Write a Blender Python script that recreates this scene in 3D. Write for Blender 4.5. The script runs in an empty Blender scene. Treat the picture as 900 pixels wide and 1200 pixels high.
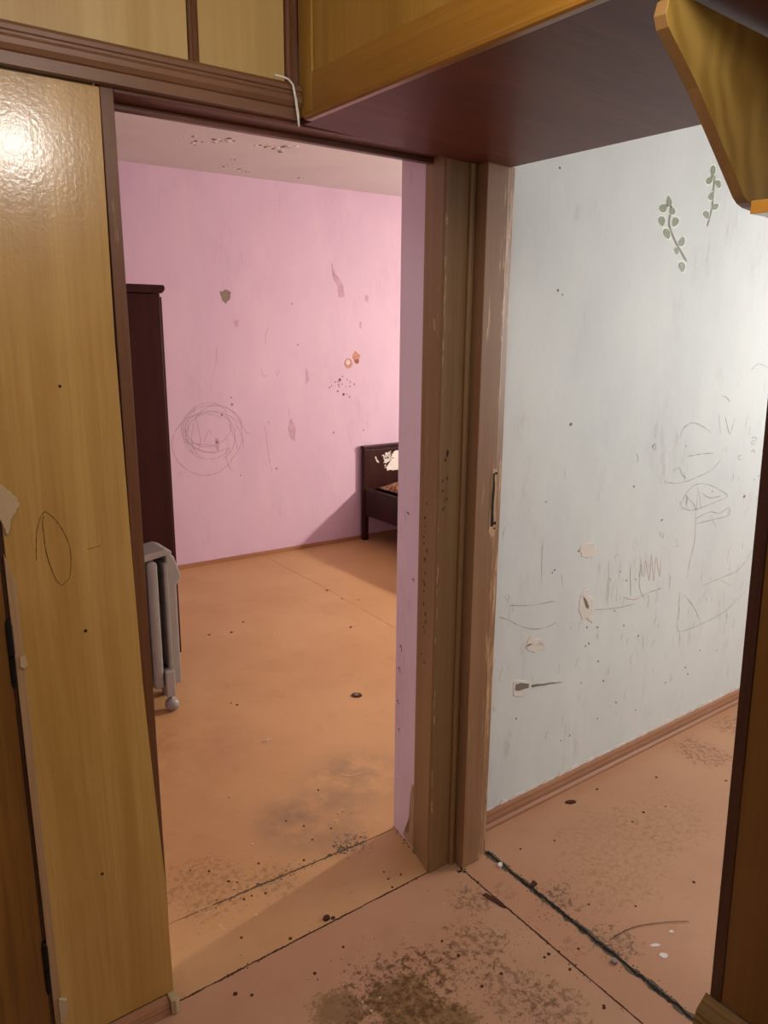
import bpy, bmesh, math, random
from mathutils import Vector, Matrix, noise as mn

SC = bpy.context.scene
COL = SC.collection
random.seed(7)

# ---------------------------------------------------------------- camera
cam_data = bpy.data.cameras.new('camera')
cam_data.sensor_fit = 'HORIZONTAL'
cam_data.sensor_width = 36.0
cam_data.lens = 35.862
cam_data.clip_start = 0.02
cam = bpy.data.objects.new('camera', cam_data)
COL.objects.link(cam)
_r = Vector((0.80671088, -0.59088875, 0.00824917))
_u = Vector((0.1297372, 0.19070789, 0.97303585))
_f = Vector((0.57652911, 0.78388838, -0.23050638))
cam.matrix_world = Matrix(((_r.x, _u.x, -_f.x, 0.0), (_r.y, _u.y, -_f.y, 0.0), (_r.z, _u.z, -_f.z, 1.56), (0, 0, 0, 1)))
SC.camera = cam

# ---------------------------------------------------------------- world, lights, exposure
SC.view_settings.view_transform = 'Standard'
SC.view_settings.look = 'None'
SC.view_settings.gamma = 1.0
SC.view_settings.use_curve_mapping = False
SC.view_settings.exposure = -0.05

world = bpy.data.worlds.new('sky')
SC.world = world
world.use_nodes = True
_bg = world.node_tree.nodes['Background']
_bg.inputs[0].default_value = (0.72, 0.82, 1.0, 1)
_bg.inputs[1].default_value = 0.6


def area(name, loc, direction, sx, sy, power, color):
    d = bpy.data.lights.new(name, 'AREA')
    d.shape = 'RECTANGLE'
    d.size, d.size_y = sx, sy
    d.energy = power
    d.color = color
    o = bpy.data.objects.new(name, d)
    COL.objects.link(o)
    o.location = loc
    o.rotation_euler = Vector(direction).to_track_quat('-Z', 'Z').to_euler()
    return o


# a shaded work lamp low by the pink room's window wall lights that room; it is out of the frame
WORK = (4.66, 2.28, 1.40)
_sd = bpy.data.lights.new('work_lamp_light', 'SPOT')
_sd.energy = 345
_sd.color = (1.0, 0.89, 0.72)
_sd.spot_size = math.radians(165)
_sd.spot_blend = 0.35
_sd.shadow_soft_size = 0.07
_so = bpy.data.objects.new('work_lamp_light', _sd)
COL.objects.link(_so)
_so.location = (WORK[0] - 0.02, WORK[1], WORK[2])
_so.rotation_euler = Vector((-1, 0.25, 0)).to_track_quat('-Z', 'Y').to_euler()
# daylight through the windows of the pale room and of the hall
area('daylight_white_room', (4.36, 0.35, 1.60), (-1, 0, 0), 1.20, 1.10, 54, (1.0, 0.99, 0.965))
area('daylight_hall', (-0.90, -0.55, 1.85), (1, 0, 0), 0.90, 0.80, 10, (1.0, 0.95, 0.87))
LAMP = (0.564, 0.345, 2.09)


# ---------------------------------------------------------------- material helpers
def lin(h):
    h = h.lstrip('#')
    c = [int(h[i:i + 2], 16) / 255 for i in (0, 2, 4)]
    return tuple(x / 12.92 if x <= 0.04045 else ((x + 0.055) / 1.055) ** 2.4 for x in c) + (1.0,)


class NT:
    """a thin wrapper round a material's node tree"""
    def __init__(self, name):
        self.m = bpy.data.materials.new(name)
        self.m.use_nodes = True
        self.t = self.m.node_tree
        self.b = self.t.nodes['Principled BSDF']
        self.tc = self.n('ShaderNodeTexCoord')

    def n(self, kind, **kw):
        x = self.t.nodes.new(kind)
        for k, v in kw.items():
            setattr(x, k, v)
        return x

    def link(self, a, b):
        self.t.links.new(a, b)

    def put(self, sock, v):
        if hasattr(v, 'is_output'):
            self.link(v, sock)
        else:
            sock.default_value = v

    def coords(self, scale=(1, 1, 1), loc=(0, 0, 0), src=None):
        mp = self.n('ShaderNodeMapping')
        mp.inputs['Scale'].default_value = scale
        mp.inputs['Location'].default_value = loc
        self.link(src or self.tc.outputs['Object'], mp.inputs['Vector'])
        return mp.outputs[0]

    def noise(self, vec, scale=5, detail=5, rough=0.6, dist=0.0):
        x = self.n('ShaderNodeTexNoise')
        self.link(vec, x.inputs['Vector'])
        x.inputs['Scale'].default_value = scale
        x.inputs['Detail'].default_value = detail
        x.inputs['Roughness'].default_value = rough
        x.inputs['Distortion'].default_value = dist
        return x.outputs['Fac']

    def ramp(self, fac, lo, hi):
        x = self.n('ShaderNodeMapRange')
        x.interpolation_type = 'SMOOTHSTEP'
        self.link(fac, x.inputs['Value'])
        x.inputs['From Min'].default_value = lo
        x.inputs['From Max'].default_value = hi
        return x.outputs[0]

    def mix(self, fac, a, b, mode='MIX'):
        x = self.n('ShaderNodeMix', data_type='RGBA', blend_type=mode)
        self.put(x.inputs[0], fac)
        self.put(x.inputs[6], a)
        self.put(x.inputs[7], b)
        return x.outputs[2]

    def math(self, op, a, b=0.0, clamp=False):
        x = self.n('ShaderNodeMath', operation=op, use_clamp=clamp)
        self.put(x.inputs[0], a)
        self.put(x.inputs[1], b)
        return x.outputs[0]

    def bump(self, h, strength=0.2, dist=0.002, normal=None):
        x = self.n('ShaderNodeBump')
        x.inputs['Strength'].default_value = strength
        x.inputs['Distance'].default_value = dist
        self.link(h, x.inputs['Height'])
        if normal is not None:
            self.link(normal, x.inputs['Normal'])
        return x.outputs[0]

    def done(self, color, rough=0.5, normal=None, coat=0.0, coat_rough=0.1, metal=0.0, spec=0.5):
        self.put(self.b.inputs['Base Color'], color)
        self.put(self.b.inputs['Roughness'], rough)
        self.b.inputs['Metallic'].default_value = metal
        self.b.inputs['Specular IOR Level'].default_value = spec
        self.b.inputs['Coat Weight'].default_value = coat
        self.b.inputs['Coat Roughness'].default_value = coat_rough
        if normal is not None:
            self.link(normal, self.b.inputs['Normal'])
            self.link(normal, self.b.inputs['Coat Normal'])
        return self.m


def stretch(axis, along, across):
    s = [across] * 3
    s['xyz'.index(axis)] = along
    return tuple(s)


def wood(name, dark, mid, light, axis='z', scale=1.0, rough=0.4, coat=0.3, coat_rough=0.12, orange=0.12, rings=0.25, worn=None, worn_amt=0.0, spec=0.4, edge=None):
    """varnished or painted timber with grain along one axis"""
    t = NT(name)
    v = t.coords(stretch(axis, 0.55 * scale, 9 * scale))
    big = t.noise(v, 1.1, 4, 0.55, 0.6)
    fine = t.noise(t.coords(stretch(axis, 1.6 * scale, 70 * scale)), 2.2, 4, 0.65, 0.3)
    c = t.mix(t.ramp(big, 0.30, 0.70), lin(dark), lin(light))
    c = t.mix(0.5, c, lin(mid))
    c = t.mix(t.math('MULTIPLY', t.ramp(fine, 0.42, 0.72), rings), c, lin(dark))
    blot = t.noise(t.coords((1, 1, 1)), 2.2, 3, 0.6)
    c = t.mix(t.math('MULTIPLY', t.ramp(blot, 0.45, 0.8), 0.35), c, lin(light))
    if worn:
        w = t.noise(t.coords(stretch(axis, 3.0, 42)), 1.6, 6, 0.72)
        w2 = t.noise(t.coords((1, 1, 1)), 5.0, 3, 0.6)
        m = t.math('MULTIPLY', t.ramp(w, 0.60, 0.68), t.ramp(w2, 0.46, 0.6))
        if edge:
            sx = t.n('ShaderNodeSeparateXYZ')
            t.link(t.tc.outputs['Object'], sx.inputs[0])
            e = t.ramp(sx.outputs[0], *edge)
            w3 = t.noise(t.coords(stretch(axis, 5.0, 60)), 1.6, 6, 0.75)
            m2 = t.math('MULTIPLY', t.ramp(t.math('ADD', w3, t.math('MULTIPLY', e, 0.12)), 0.62, 0.70), t.ramp(t.math('ADD', w2, t.math('MULTIPLY', e, 0.10)), 0.48, 0.60))
            m = t.math('MAXIMUM', m, t.math('MULTIPLY', m2, e))
        c = t.mix(t.math('MULTIPLY', m, worn_amt), c, lin(worn))
    peel = t.noise(t.coords((1, 1, 1)), 150, 2, 0.5)
    h = t.math('ADD', t.math('MULTIPLY', peel, orange * 4), t.math('MULTIPLY', fine, 0.5))
    return t.done(c, rough, t.bump(h, 0.25, 0.0012), coat, coat_rough, spec=spec)


def plaster(name, base, shade, tint, grime, rough=0.62, grime_amt=0.35):
    """distempered wall: soft brush mottling, rubbed dirt, hairline scratches"""
    t = NT(name)
    a = t.noise(t.coords((1, 1, 0.6)), 1.7, 5, 0.6)
    b = t.noise(t.coords((1, 1, 0.35), (3, 1, 2)), 6.5, 6, 0.7)
    c = t.mix(t.ramp(a, 0.35, 0.68), lin(base), lin(shade))
    c = t.mix(t.math('MULTIPLY', t.ramp(b, 0.45, 0.75), 0.5), c, lin(tint))
    g1 = t.noise(t.coords((1.4, 1, 0.8), (8, 2, 5)), 3.0, 7, 0.75)
    g2 = t.noise(t.coords((18, 18, 3.0)), 2.0, 5, 0.7)
    gm = t.math('MULTIPLY', t.ramp(g1, 0.52, 0.72), t.ramp(g2, 0.40, 0.70))
    c = t.mix(t.math('MULTIPLY', gm, grime_amt), c, lin(grime))
    f = t.noise(t.coords((1, 1, 1)), 60, 4, 0.6)
    wv = t.noise(t.coords((1, 1, 1)), 3.5, 3, 0.5)
    h = t.math('ADD', t.math('MULTIPLY', f, 0.35), t.math('MULTIPLY', wv, 3.0))
    return t.done(c, rough, t.bump(h, 0.30, 0.004), spec=0.3)


def plain(name, col, rough=0.6, metal=0.0, coat=0.0, var=0.12, scale=14, spec=0.4):
    t = NT(name)
    n = t.noise(t.coords((1, 1, 1)), scale, 4, 0.6)
    d = tuple(x * (1 - var * 2) for x in lin(col)[:3]) + (1,)
    c = t.mix(t.ramp(n, 0.35, 0.7), lin(col), d)
    return t.done(c, rough, t.bump(n, 0.12, 0.002), coat, 0.2, metal, spec)


def floor_paint(name, base, alt, spots, speck=0.5):
    """thick oil paint on boards, with dried-on dirt at the spots (x, y, radius, colour, strength)"""
    t = NT(name)
    pos = t.coords((1, 1, 1))
    a = t.noise(pos, 1.6, 5, 0.6)
    b = t.noise(pos, 7.0, 6, 0.7)
    fine = t.noise(pos, 95, 3, 0.6)
    c = t.mix(t.ramp(a, 0.35, 0.66), lin(base), lin(alt))
    c = t.mix(t.math('MULTIPLY', t.ramp(b, 0.52, 0.8), 0.22), c, lin('#8a5f3c'))
    mot = t.noise(pos, 55, 7, 0.8)
    spk = t.noise(pos, 150, 6, 0.75)
    for (x, y, r, col, st, fill) in spots:
        d = t.n('ShaderNodeVectorMath', operation='DISTANCE')
        t.link(pos, d.inputs[0])
        d.inputs[1].default_value = (x, y, 0)
        dn = t.math('DIVIDE', d.outputs['Value'], r)
        wob = t.math('MULTIPLY', t.math('SUBTRACT', b, 0.5), 1.5)
        k = t.math('SUBTRACT', 1.0, t.ramp(t.math('ADD', dn, wob), 0.35, 1.05))
        br = t.math('ADD', t.math('MULTIPLY', k, 0.42 if fill else 0.16), t.math('SUBTRACT', mot, 0.50))
        k2 = t.math('MULTIPLY', t.ramp(br, 0.18 if fill else 0.13, 0.40 if fill else 0.22), t.ramp(k, 0.02, 0.35))
        edge = t.math('MULTIPLY', t.ramp(spk, 0.56, 0.64), t.ramp(k, 0.05, 0.6))
        k3 = t.math('MAXIMUM', k2, t.math('MULTIPLY', edge, speck))
        if fill == 2:
            k3 = t.math('MULTIPLY', t.ramp(k, 0.0, 1.0), t.ramp(b, 0.36, 0.66))
        c = t.mix(t.math('MULTIPLY', k3, st), c, lin(col))
    h = t.math('ADD', t.math('MULTIPLY', fine, 0.3), t.math('MULTIPLY', b, 1.6))
    return t.done(c, 0.46, t.bump(h, 0.25, 0.004), 0.12, 0.3, spec=0.35)


# ---------------------------------------------------------------- materials
M = {}
M['casing_red'] = wood('dull_red_casing', '#4a281e', '#6a3c30', '#774638', 'z', 1.0, 0.5, 0.1, 0.3, rings=0.5)
M['honey'] = wood('honey_varnish', '#93682b', '#b58b43', '#cba562', 'z', 1.0, 0.32, 0.6, 0.17, orange=0.22, rings=0.35)
M['honey_pale'] = wood('pale_varnish', '#a3834a', '#b99a5c', '#cbb07a', 'z', 1.0, 0.36, 0.35, 0.2, rings=0.2)
M['gold'] = wood('golden_varnish', '#7a4e14', '#96661f', '#a9782c', 'y', 1.0, 0.34, 0.4, 0.2, rings=0.45)
M['gold_z'] = wood('golden_varnish_upright', '#7a5418', '#9c7128', '#b0863a', 'z', 1.0, 0.34, 0.4, 0.2, rings=0.3)
M['redbrown'] = wood('red_brown_paint', '#4e2c20', '#6a3f30', '#774a38', 'x', 1.0, 0.40, 0.2, 0.25, rings=0.5)
M['trim'] = wood('brown_moulding_paint', '#5e3e28', '#77533a', '#855e44', 'x', 1.0, 0.40, 0.2, 0.25, rings=0.22)
M['redbrown_z'] = wood('red_brown_paint_upright', '#4c2a16', '#6c4222', '#7c5030', 'z', 1.0, 0.42, 0.2, 0.25, rings=0.5, worn='#b08f70', worn_amt=0.45)
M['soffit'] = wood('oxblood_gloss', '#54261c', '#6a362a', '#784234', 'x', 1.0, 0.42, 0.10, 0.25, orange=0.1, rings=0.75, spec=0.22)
M['post_face'] = wood('olive_brown_paint', '#6f5030', '#88663f', '#95744b', 'z', 1.0, 0.46, 0.15, 0.3, rings=0.45, worn='#a5855a', worn_amt=0.45)
M['post_side'] = wood('brown_jamb_paint', '#7f6644', '#987b54', '#a4875f', 'z', 1.0, 0.46, 0.15, 0.3, rings=0.4, worn='#c9a67c', worn_amt=0.6)
M['post_door'] = wood('worn_brown_paint', '#7a563a', '#8e6848', '#9b7655', 'z', 1.0, 0.42, 0.2, 0.3, rings=0.4, worn='#caa680', worn_amt=0.8, edge=(-0.012, 0.019))
M['raw'] = wood('bare_timber', '#a5825c', '#c4a27a', '#d6b892', 'z', 1.0, 0.75, 0.0, 0.3, rings=0.4)
M['raw_dull'] = wood('bare_ply_edge', '#8a6844', '#a5825c', '#b8956c', 'z', 1.0, 0.75, 0.0, 0.3, rings=0.6)
M['filler'] = plaster('hard_filler', '#b49c78', '#a68c68', '#c2ab88', '#8a724f', 0.8, 0.4)
M['leaf_left'] = wood('dark_honey_door', '#5c3a10', '#7a5018', '#8a5f24', 'z', 0.7, 0.36, 0.35, 0.2, rings=0.8)
M['leaf_right'] = wood('amber_brown_panel', '#5c390f', '#6e4818', '#7b5422', 'z', 1.0, 0.36, 0.35, 0.2, rings=0.35)
M['edge_dark'] = wood('dark_edge_strip', '#2c140a', '#40200f', '#4a2814', 'z', 1.0, 0.4, 0.3, 0.2, rings=0.5)
def burl():
    t = NT('burl_varnish')
    n = t.noise(t.coords((1, 1, 1)), 3.2, 3, 0.5, 0.4)
    wv = t.n('ShaderNodeTexWave', wave_type='BANDS', bands_direction='X')
    mp = t.coords((1.5, 1.0, 1.0))
    off = t.n('ShaderNodeVectorMath', operation='ADD')
    t.link(mp, off.inputs[0])
    sc = t.n('ShaderNodeVectorMath', operation='SCALE')
    nz = t.n('ShaderNodeTexNoise')
    t.link(t.coords((1, 1, 1)), nz.inputs['Vector'])
    nz.inputs['Scale'].default_value = 3.5
    nz.inputs['Detail'].default_value = 2
    t.link(nz.outputs['Color'], sc.inputs[0])
    sc.inputs['Scale'].default_value = 0.9
    t.link(sc.outputs[0], off.inputs[1])
    t.link(off.outputs[0], wv.inputs['Vector'])
    wv.inputs['Scale'].default_value = 3.2
    wv.inputs['Distortion'].default_value = 2.0
    wv.inputs['Detail'].default_value = 3
    c = t.mix(t.ramp(wv.outputs['Fac'], 0.0, 1.0), lin('#7a5d28'), lin('#8c6e34'))
    c = t.mix(t.math('MULTIPLY', t.ramp(n, 0.4, 0.7), 0.5), c, lin('#a58a4c'))
    return t.done(c, 0.3, t.bump(wv.outputs['Fac'], 0.05, 0.0006), 0.6, 0.08, spec=0.4)


M['shelf'] = burl()
M['shelf_edge'] = wood('banded_edge', '#74522c', '#8a6438', '#987244', 'z', 1.0, 0.42, 0.2, 0.2)
M['shelf_board'] = wood('orange_board', '#9a6418', '#b67c28', '#c48c3a', 'y', 1.0, 0.3, 0.4, 0.15)
M['skirt'] = wood('painted_skirting', '#8a5a3e', '#a2704f', '#ad7c5b', 'x', 1.0, 0.5, 0.1, 0.3, rings=0.35, worn='#c0a284', worn_amt=0.5)
M['skirt_wood'] = wood('ochre_skirting', '#5e4018', '#806028', '#977438', 'y', 1.0, 0.5, 0.1, 0.3, rings=0.9)
M['mahogany'] = wood('mahogany_gloss', '#1e0806', '#32100b', '#401811', 'z', 1.0, 0.40, 0.08, 0.2, orange=0.04, rings=0.4, spec=0.2)
M['pink'] = plaster('pink_distemper', '#d0b4cb', '#c9acc4', '#d7bacb', '#a58c9c', 0.62, 0.45)
M['pink_side'] = plaster('lilac_distemper', '#e8d6e1', '#e2cedb', '#ecdce6', '#a8858f', 0.66, 0.45)
M['white'] = plaster('pale_distemper', '#d5d9d6', '#cbcfce', '#dadbd6', '#a59a8e', 0.58, 0.65)
M['ceiling'] = plaster('ceiling_whitewash', '#d3c9ca', '#cdc3c4', '#d8cfcf', '#b8a5a2', 0.8, 0.25)
M['bare'] = plaster('cement_patch', '#cfc2b4', '#c2b3a4', '#d9cdc0', '#a9998a', 0.85, 0.4)
M['subfloor'] = plain('black_gap_dirt', '#1c130c', 0.9)
OL = '#7a5d32'
GR = '#86735c'
M['floor_pink'] = floor_paint('ochre_floor_paint', '#c9a06f', '#c09565', [(1.11, 1.90, 0.26, GR, 0.55, 2), (1.37, 2.03, 0.28, GR, 0.55, 2), (1.06, 1.96, 0.16, GR, 0.4, 2), (0.95, 2.6, 0.4, '#a87850', 0.4, 2), (0.72, 1.82, 0.2, '#80603f', 0.5, 0), (1.16, 1.745, 0.10, '#6a6054', 0.9, 0), (0.9, 1.745, 0.12, '#80684a', 0.6, 0)])
M['floor_hall'] = floor_paint('pinkish_floor_paint', '#bd9171', '#b58868', [(0.93, 1.17, 0.14, OL, 0.9, 1), (0.80, 1.25, 0.10, OL, 0.8, 1), (0.98, 1.08, 0.11, OL, 0.85, 1), (0.95, 1.20, 0.24, '#5a3c1c', 0.9, 0), (1.20, 1.21, 0.14, '#6b4a28', 0.75, 0), (1.18, 1.06, 0.15, '#6b4a28', 0.65, 0), (1.215, 0.96, 0.13, '#6b4a28', 0.65, 0), (1.09, 1.205, 0.10, '#6b4a28', 0.6, 0), (1.30, 1.34, 0.10, '#5b3a22', 0.6, 0)])
M['floor_white'] = floor_paint('salmon_floor_paint', '#ba8a68', '#b28160', [(1.83, 1.24, 0.30, '#8d6538', 0.35, 0), (1.63, 1.16, 0.20, '#95683a', 0.35, 0), (2.08, 1.23, 0.24, '#8d6538', 0.35, 0), (2.55, 1.40, 0.16, '#7a4a2c', 0.7, 0), (2.85, 1.44, 0.14, '#6f4a2c', 0.7, 0), (1.50, 1.0, 0.10, '#5d4630', 0.8, 0), (1.51, 1.2, 0.10, '#5d4630', 0.8, 0), (1.40, 1.05, 0.06, '#6a4a30', 0.35, 0), (1.40, 1.3, 0.06, '#6a4a30', 0.35, 0)])
M['pencil'] = plain('pencil_graphite', '#b4b2ab', 0.7)
M['chalk_red'] = plain('faint_red_chalk', '#d2c6bd', 0.6, var=0.01, spec=0.3)
M['pencil_red'] = plain('red_pencil', '#cbb2a6', 0.7)
M['pencil_pink'] = plain('faint_pencil_on_pink', '#ba9cb0', 0.7)
M['pencil_wood'] = plain('pencil_on_varnish', '#6d4a1c', 0.6)
M['soot'] = plain('dark_pits', '#7c746c', 0.9)
M['pit_pink'] = plain('plum_pits', '#6e4250', 0.9)
M['chip_white'] = plain('bared_undercoat', '#dcd3ca', 0.8, var=0.05)
M['chip_grey'] = plain('bared_grey_plaster', '#8f8078', 0.9)
M['smudge'] = plain('rubbed_paint', '#c4a0b6', 0.7)
M['grey_metal'] = plain('grey_enamel', '#92918c', 0.36, 0.0, 0.25, 0.06)
M['grey_plastic'] = plain('grey_plastic', '#9d9c97', 0.42, 0.0, 0.1, 0.05)
M['grey_dark'] = plain('dark_grey_pipe', '#4c4a48', 0.6)  # darker grey of the radiator's oil pipes
M['brass'] = plain('dull_brass', '#b09a68', 0.35, 0.8)
M['black_iron'] = plain('black_iron', '#1b1712', 0.5, 0.5)
M['cable'] = plain('white_cable', '#dedbd2', 0.5, var=0.04)
M['mattress'] = plain('dark_bedding', '#2c1f20', 0.95, spec=0.1)
M['paper'] = plain('torn_white_paper', '#e2dcd8', 0.85, var=0.05)
M['leaf_green'] = plain('sage_sticker', '#818d6e', 0.5, var=0.2, scale=60)
M['leaf_rim'] = plain('white_sticker_rim', '#eceee4', 0.5, var=0.02)
M['stalk'] = plain('brown_stalk', '#9a9080', 0.6)
M['orange_sticker'] = plain('orange_sticker', '#c07850', 0.5, var=0.2, scale=40)
M['pink_sticker'] = plain('dusty_rose_sticker', '#b97a72', 0.5, var=0.15, scale=40)
M['brown_ink'] = plain('brown_ink', '#8a4a38', 0.6)
M['joint_grey'] = plain('grey_joint_dust', '#685a47', 0.95, scale=60)
M['joint_brown'] = plain('brown_joint_dirt', '#452a1b', 0.95, scale=60)
M['crumb_dark'] = plain('dark_crumbs', '#4a2818', 0.9)
M['crumb_light'] = plain('pale_crumbs', '#d9c3a0', 0.9)
M['glass'] = plain('white_opal_glass', '#f2ede2', 0.3, var=0.02)
M['glass'].node_tree.nodes['Principled BSDF'].inputs['Emission Color'].default_value = (1, 0.95, 0.88, 1)
M['glass'].node_tree.nodes['Principled BSDF'].inputs['Emission Strength'].default_value = 115.0
M['white_wood'] = plain('white_window_paint', '#e4e2dc', 0.45, var=0.03)


def pane_mat():
    t = NT('window_glass')
    t.done((1, 1, 1, 1), 0.02)
    t.b.inputs['Transmission Weight'].default_value = 1.0
    t.b.inputs['IOR'].default_value = 1.1
    return t.m


M['pane'] = pane_mat()


def fabric():
    t = NT('patterned_cushion')
    v = t.n('ShaderNodeTexVoronoi')
    t.link(t.coords((1, 1, 1)), v.inputs['Vector'])
    v.inputs['Scale'].default_value = 22
    n = t.noise(t.coords((1, 1, 1)), 30, 4, 0.6)
    c = t.mix(t.ramp(v.outputs['Distance'], 0.15, 0.55), lin('#c9a070'), lin('#8a5a38'))
    c = t.mix(t.math('MULTIPLY', t.ramp(n, 0.5, 0.6), 0.6), c, lin('#d8bfa8'))
    return t.done(c, 0.9)


M['fabric'] = fabric()


# ---------------------------------------------------------------- mesh helpers
class MB:
    """collects solids in world coordinates; build() links them as one mesh object"""
    def __init__(self):
        self.v, self.f, self.m = [], [], []
        self.cur = 0

    def add(self, vs, fs):
        o = len(self.v)
        self.v += [tuple(p) for p in vs]
        self.f += [tuple(i + o for i in f) for f in fs]
        self.m += [self.cur] * len(fs)
        return self

    def box(self, x0, x1, y0, y1, z0, z1):
        return self.add([(x0, y0, z0), (x1, y0, z0), (x1, y1, z0), (x0, y1, z0), (x0, y0, z1), (x1, y0, z1), (x1, y1, z1), (x0, y1, z1)],
                        [(0, 3, 2, 1), (4, 5, 6, 7), (0, 1, 5, 4), (1, 2, 6, 5), (2, 3, 7, 6), (3, 0, 4, 7)])

    def prism(self, pts, axis, a, b):
        """pts in the other two axes (cyclic order kept: x>(y,z) y>(x,z) z>(x,y)), extruded from a to b"""
        n = len(pts)
        def P(p, t):
            return {'x': (t, p[0], p[1]), 'y': (p[0], t, p[1]), 'z': (p[0], p[1], t)}[axis]
        vs = [P(p, a) for p in pts] + [P(p, b) for p in pts]
        fs = [tuple(range(n - 1, -1, -1)), tuple(range(n, 2 * n))]
        fs += [(i, (i + 1) % n, n + (i + 1) % n, n + i) for i in range(n)]
        return self.add(vs, fs)

    def tube(self, pts, r, seg=8, caps=True):
        pts = [Vector(p) for p in pts]
        rs = r if isinstance(r, (list, tuple)) else [r] * len(pts)
        rings = []
        t0 = (pts[1] - pts[0]).normalized()
        ref = Vector((0, 0, 1)) if abs(t0.z) < 0.9 else Vector((1, 0, 0))
        for i, p in enumerate(pts):
            a = pts[max(i - 1, 0)]
            b = pts[min(i + 1, len(pts) - 1)]
            t = (b - a).normalized()
            n = (ref - t * ref.dot(t)).normalized()
            ref = n
            bn = t.cross(n)
            rings.append([p + (n * math.cos(2 * math.pi * k / seg) + bn * math.sin(2 * math.pi * k / seg)) * rs[i] for k in range(seg)])
        vs = [q for g in rings for q in g]
        fs = []
        for i in range(len(pts) - 1):
            for k in range(seg):
                k2 = (k + 1) % seg
                fs.append((i * seg + k, i * seg + k2, (i + 1) * seg + k2, (i + 1) * seg + k))
        if caps:
            fs.append(tuple(range(seg - 1, -1, -1)))
            fs.append(tuple((len(pts) - 1) * seg + k for k in range(seg)))
        return self.add(vs, fs)

    def lathe(self, prof, cx, cy, cz, axis='z', seg=20):
        """prof: (radius, height) pairs turned about an axis"""
        vs, fs = [], []
        for (r, h) in prof:
            for k in range(seg):
                c, s = r * math.cos(2 * math.pi * k / seg), r * math.sin(2 * math.pi * k / seg)
                vs.append({'z': (cx + c, cy + s, cz + h), 'x': (cx + h, cy + c, cz + s), 'y': (cx + c, cy + h, cz + s)}[axis])
        for i in range(len(prof) - 1):
            for k in range(seg):
                k2 = (k + 1) % seg
                fs.append((i * seg + k, i * seg + k2, (i + 1) * seg + k2, (i + 1) * seg + k))
        fs.append(tuple(range(seg - 1, -1, -1)))
        fs.append(tuple((len(prof) - 1) * seg + k for k in range(seg)))
        return self.add(vs, fs)

    def build(self, name, mats, parent=None, bevel=0.0, smooth=False, segs=2):
        mats = mats if isinstance(mats, (list, tuple)) else [mats]
        me = bpy.data.meshes.new(name)
        xs = [p[0] for p in self.v]
        ys = [p[1] for p in self.v]
        zs = [p[2] for p in self.v]
        org = Vector(((min(xs) + max(xs)) / 2, (min(ys) + max(ys)) / 2, min(zs)))
        self.org = org
        me.from_pydata([Vector(p) - org for p in self.v], [], self.f)
        for i, k in enumerate(self.m):
            me.polygons[i].material_index = k
        bm = bmesh.new()
        bm.from_mesh(me)
        bmesh.ops.recalc_face_normals(bm, faces=bm.faces)
        if bevel:
            es = [e for e in bm.edges if len(e.link_faces) == 2 and e.calc_face_angle(0) > 0.5]
            bmesh.ops.bevel(bm, geom=es, offset=bevel, segments=segs, profile=0.6, affect='EDGES', clamp_overlap=True)
        bm.to_mesh(me)
        bm.free()
        for m in mats:
            me.materials.append(M[m])
        o = bpy.data.objects.new(name, me)
        COL.objects.link(o)
        o.location = org
        if smooth:
            for p in me.polygons:
                p.use_smooth = True
        if parent is not None:
            o.parent = parent
            pw = parent.get('_w')
            off = Vector(pw) if pw is not None else Vector((0, 0, 0))
            o.location = org - off
        o['_w'] = tuple(org)
        return o


def empty(name, loc):
    o = bpy.data.objects.new(name, None)
    COL.objects.link(o)
    o.location = loc
    o.empty_display_size = 0.05
    o['_w'] = tuple(loc)
    return o


def tag(o, label=None, cat=None, group=None, kind=None):
    if label:
        o['label'] = label
    if cat:
        o['category'] = cat
    if group:
        o['group'] = group
    if kind:
        o['kind'] = kind
    return o


def struct(o, label=None):
    return tag(o, label=label, kind='structure')


def smooth_line(pts, n=4):
    """Catmull-Rom through 2-D points"""
    if len(pts) < 3:
        return [tuple(p) for p in pts]
    P = [pts[0]] + list(pts) + [pts[-1]]
    out = []
    for i in range(1, len(P) - 2):
        for k in range(n):
            t = k / n
            q = []
            for d in (0, 1):
                a, b, c, e = P[i - 1][d], P[i][d], P[i + 1][d], P[i + 2][d]
                q.append(0.5 * (2 * b + (c - a) * t + (2 * a - 5 * b + 4 * c - e) * t * t + (3 * b - a - 3 * c + e) * t ** 3))
            out.append(tuple(q))
    out.append(tuple(pts[-1]))
    return out


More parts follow.
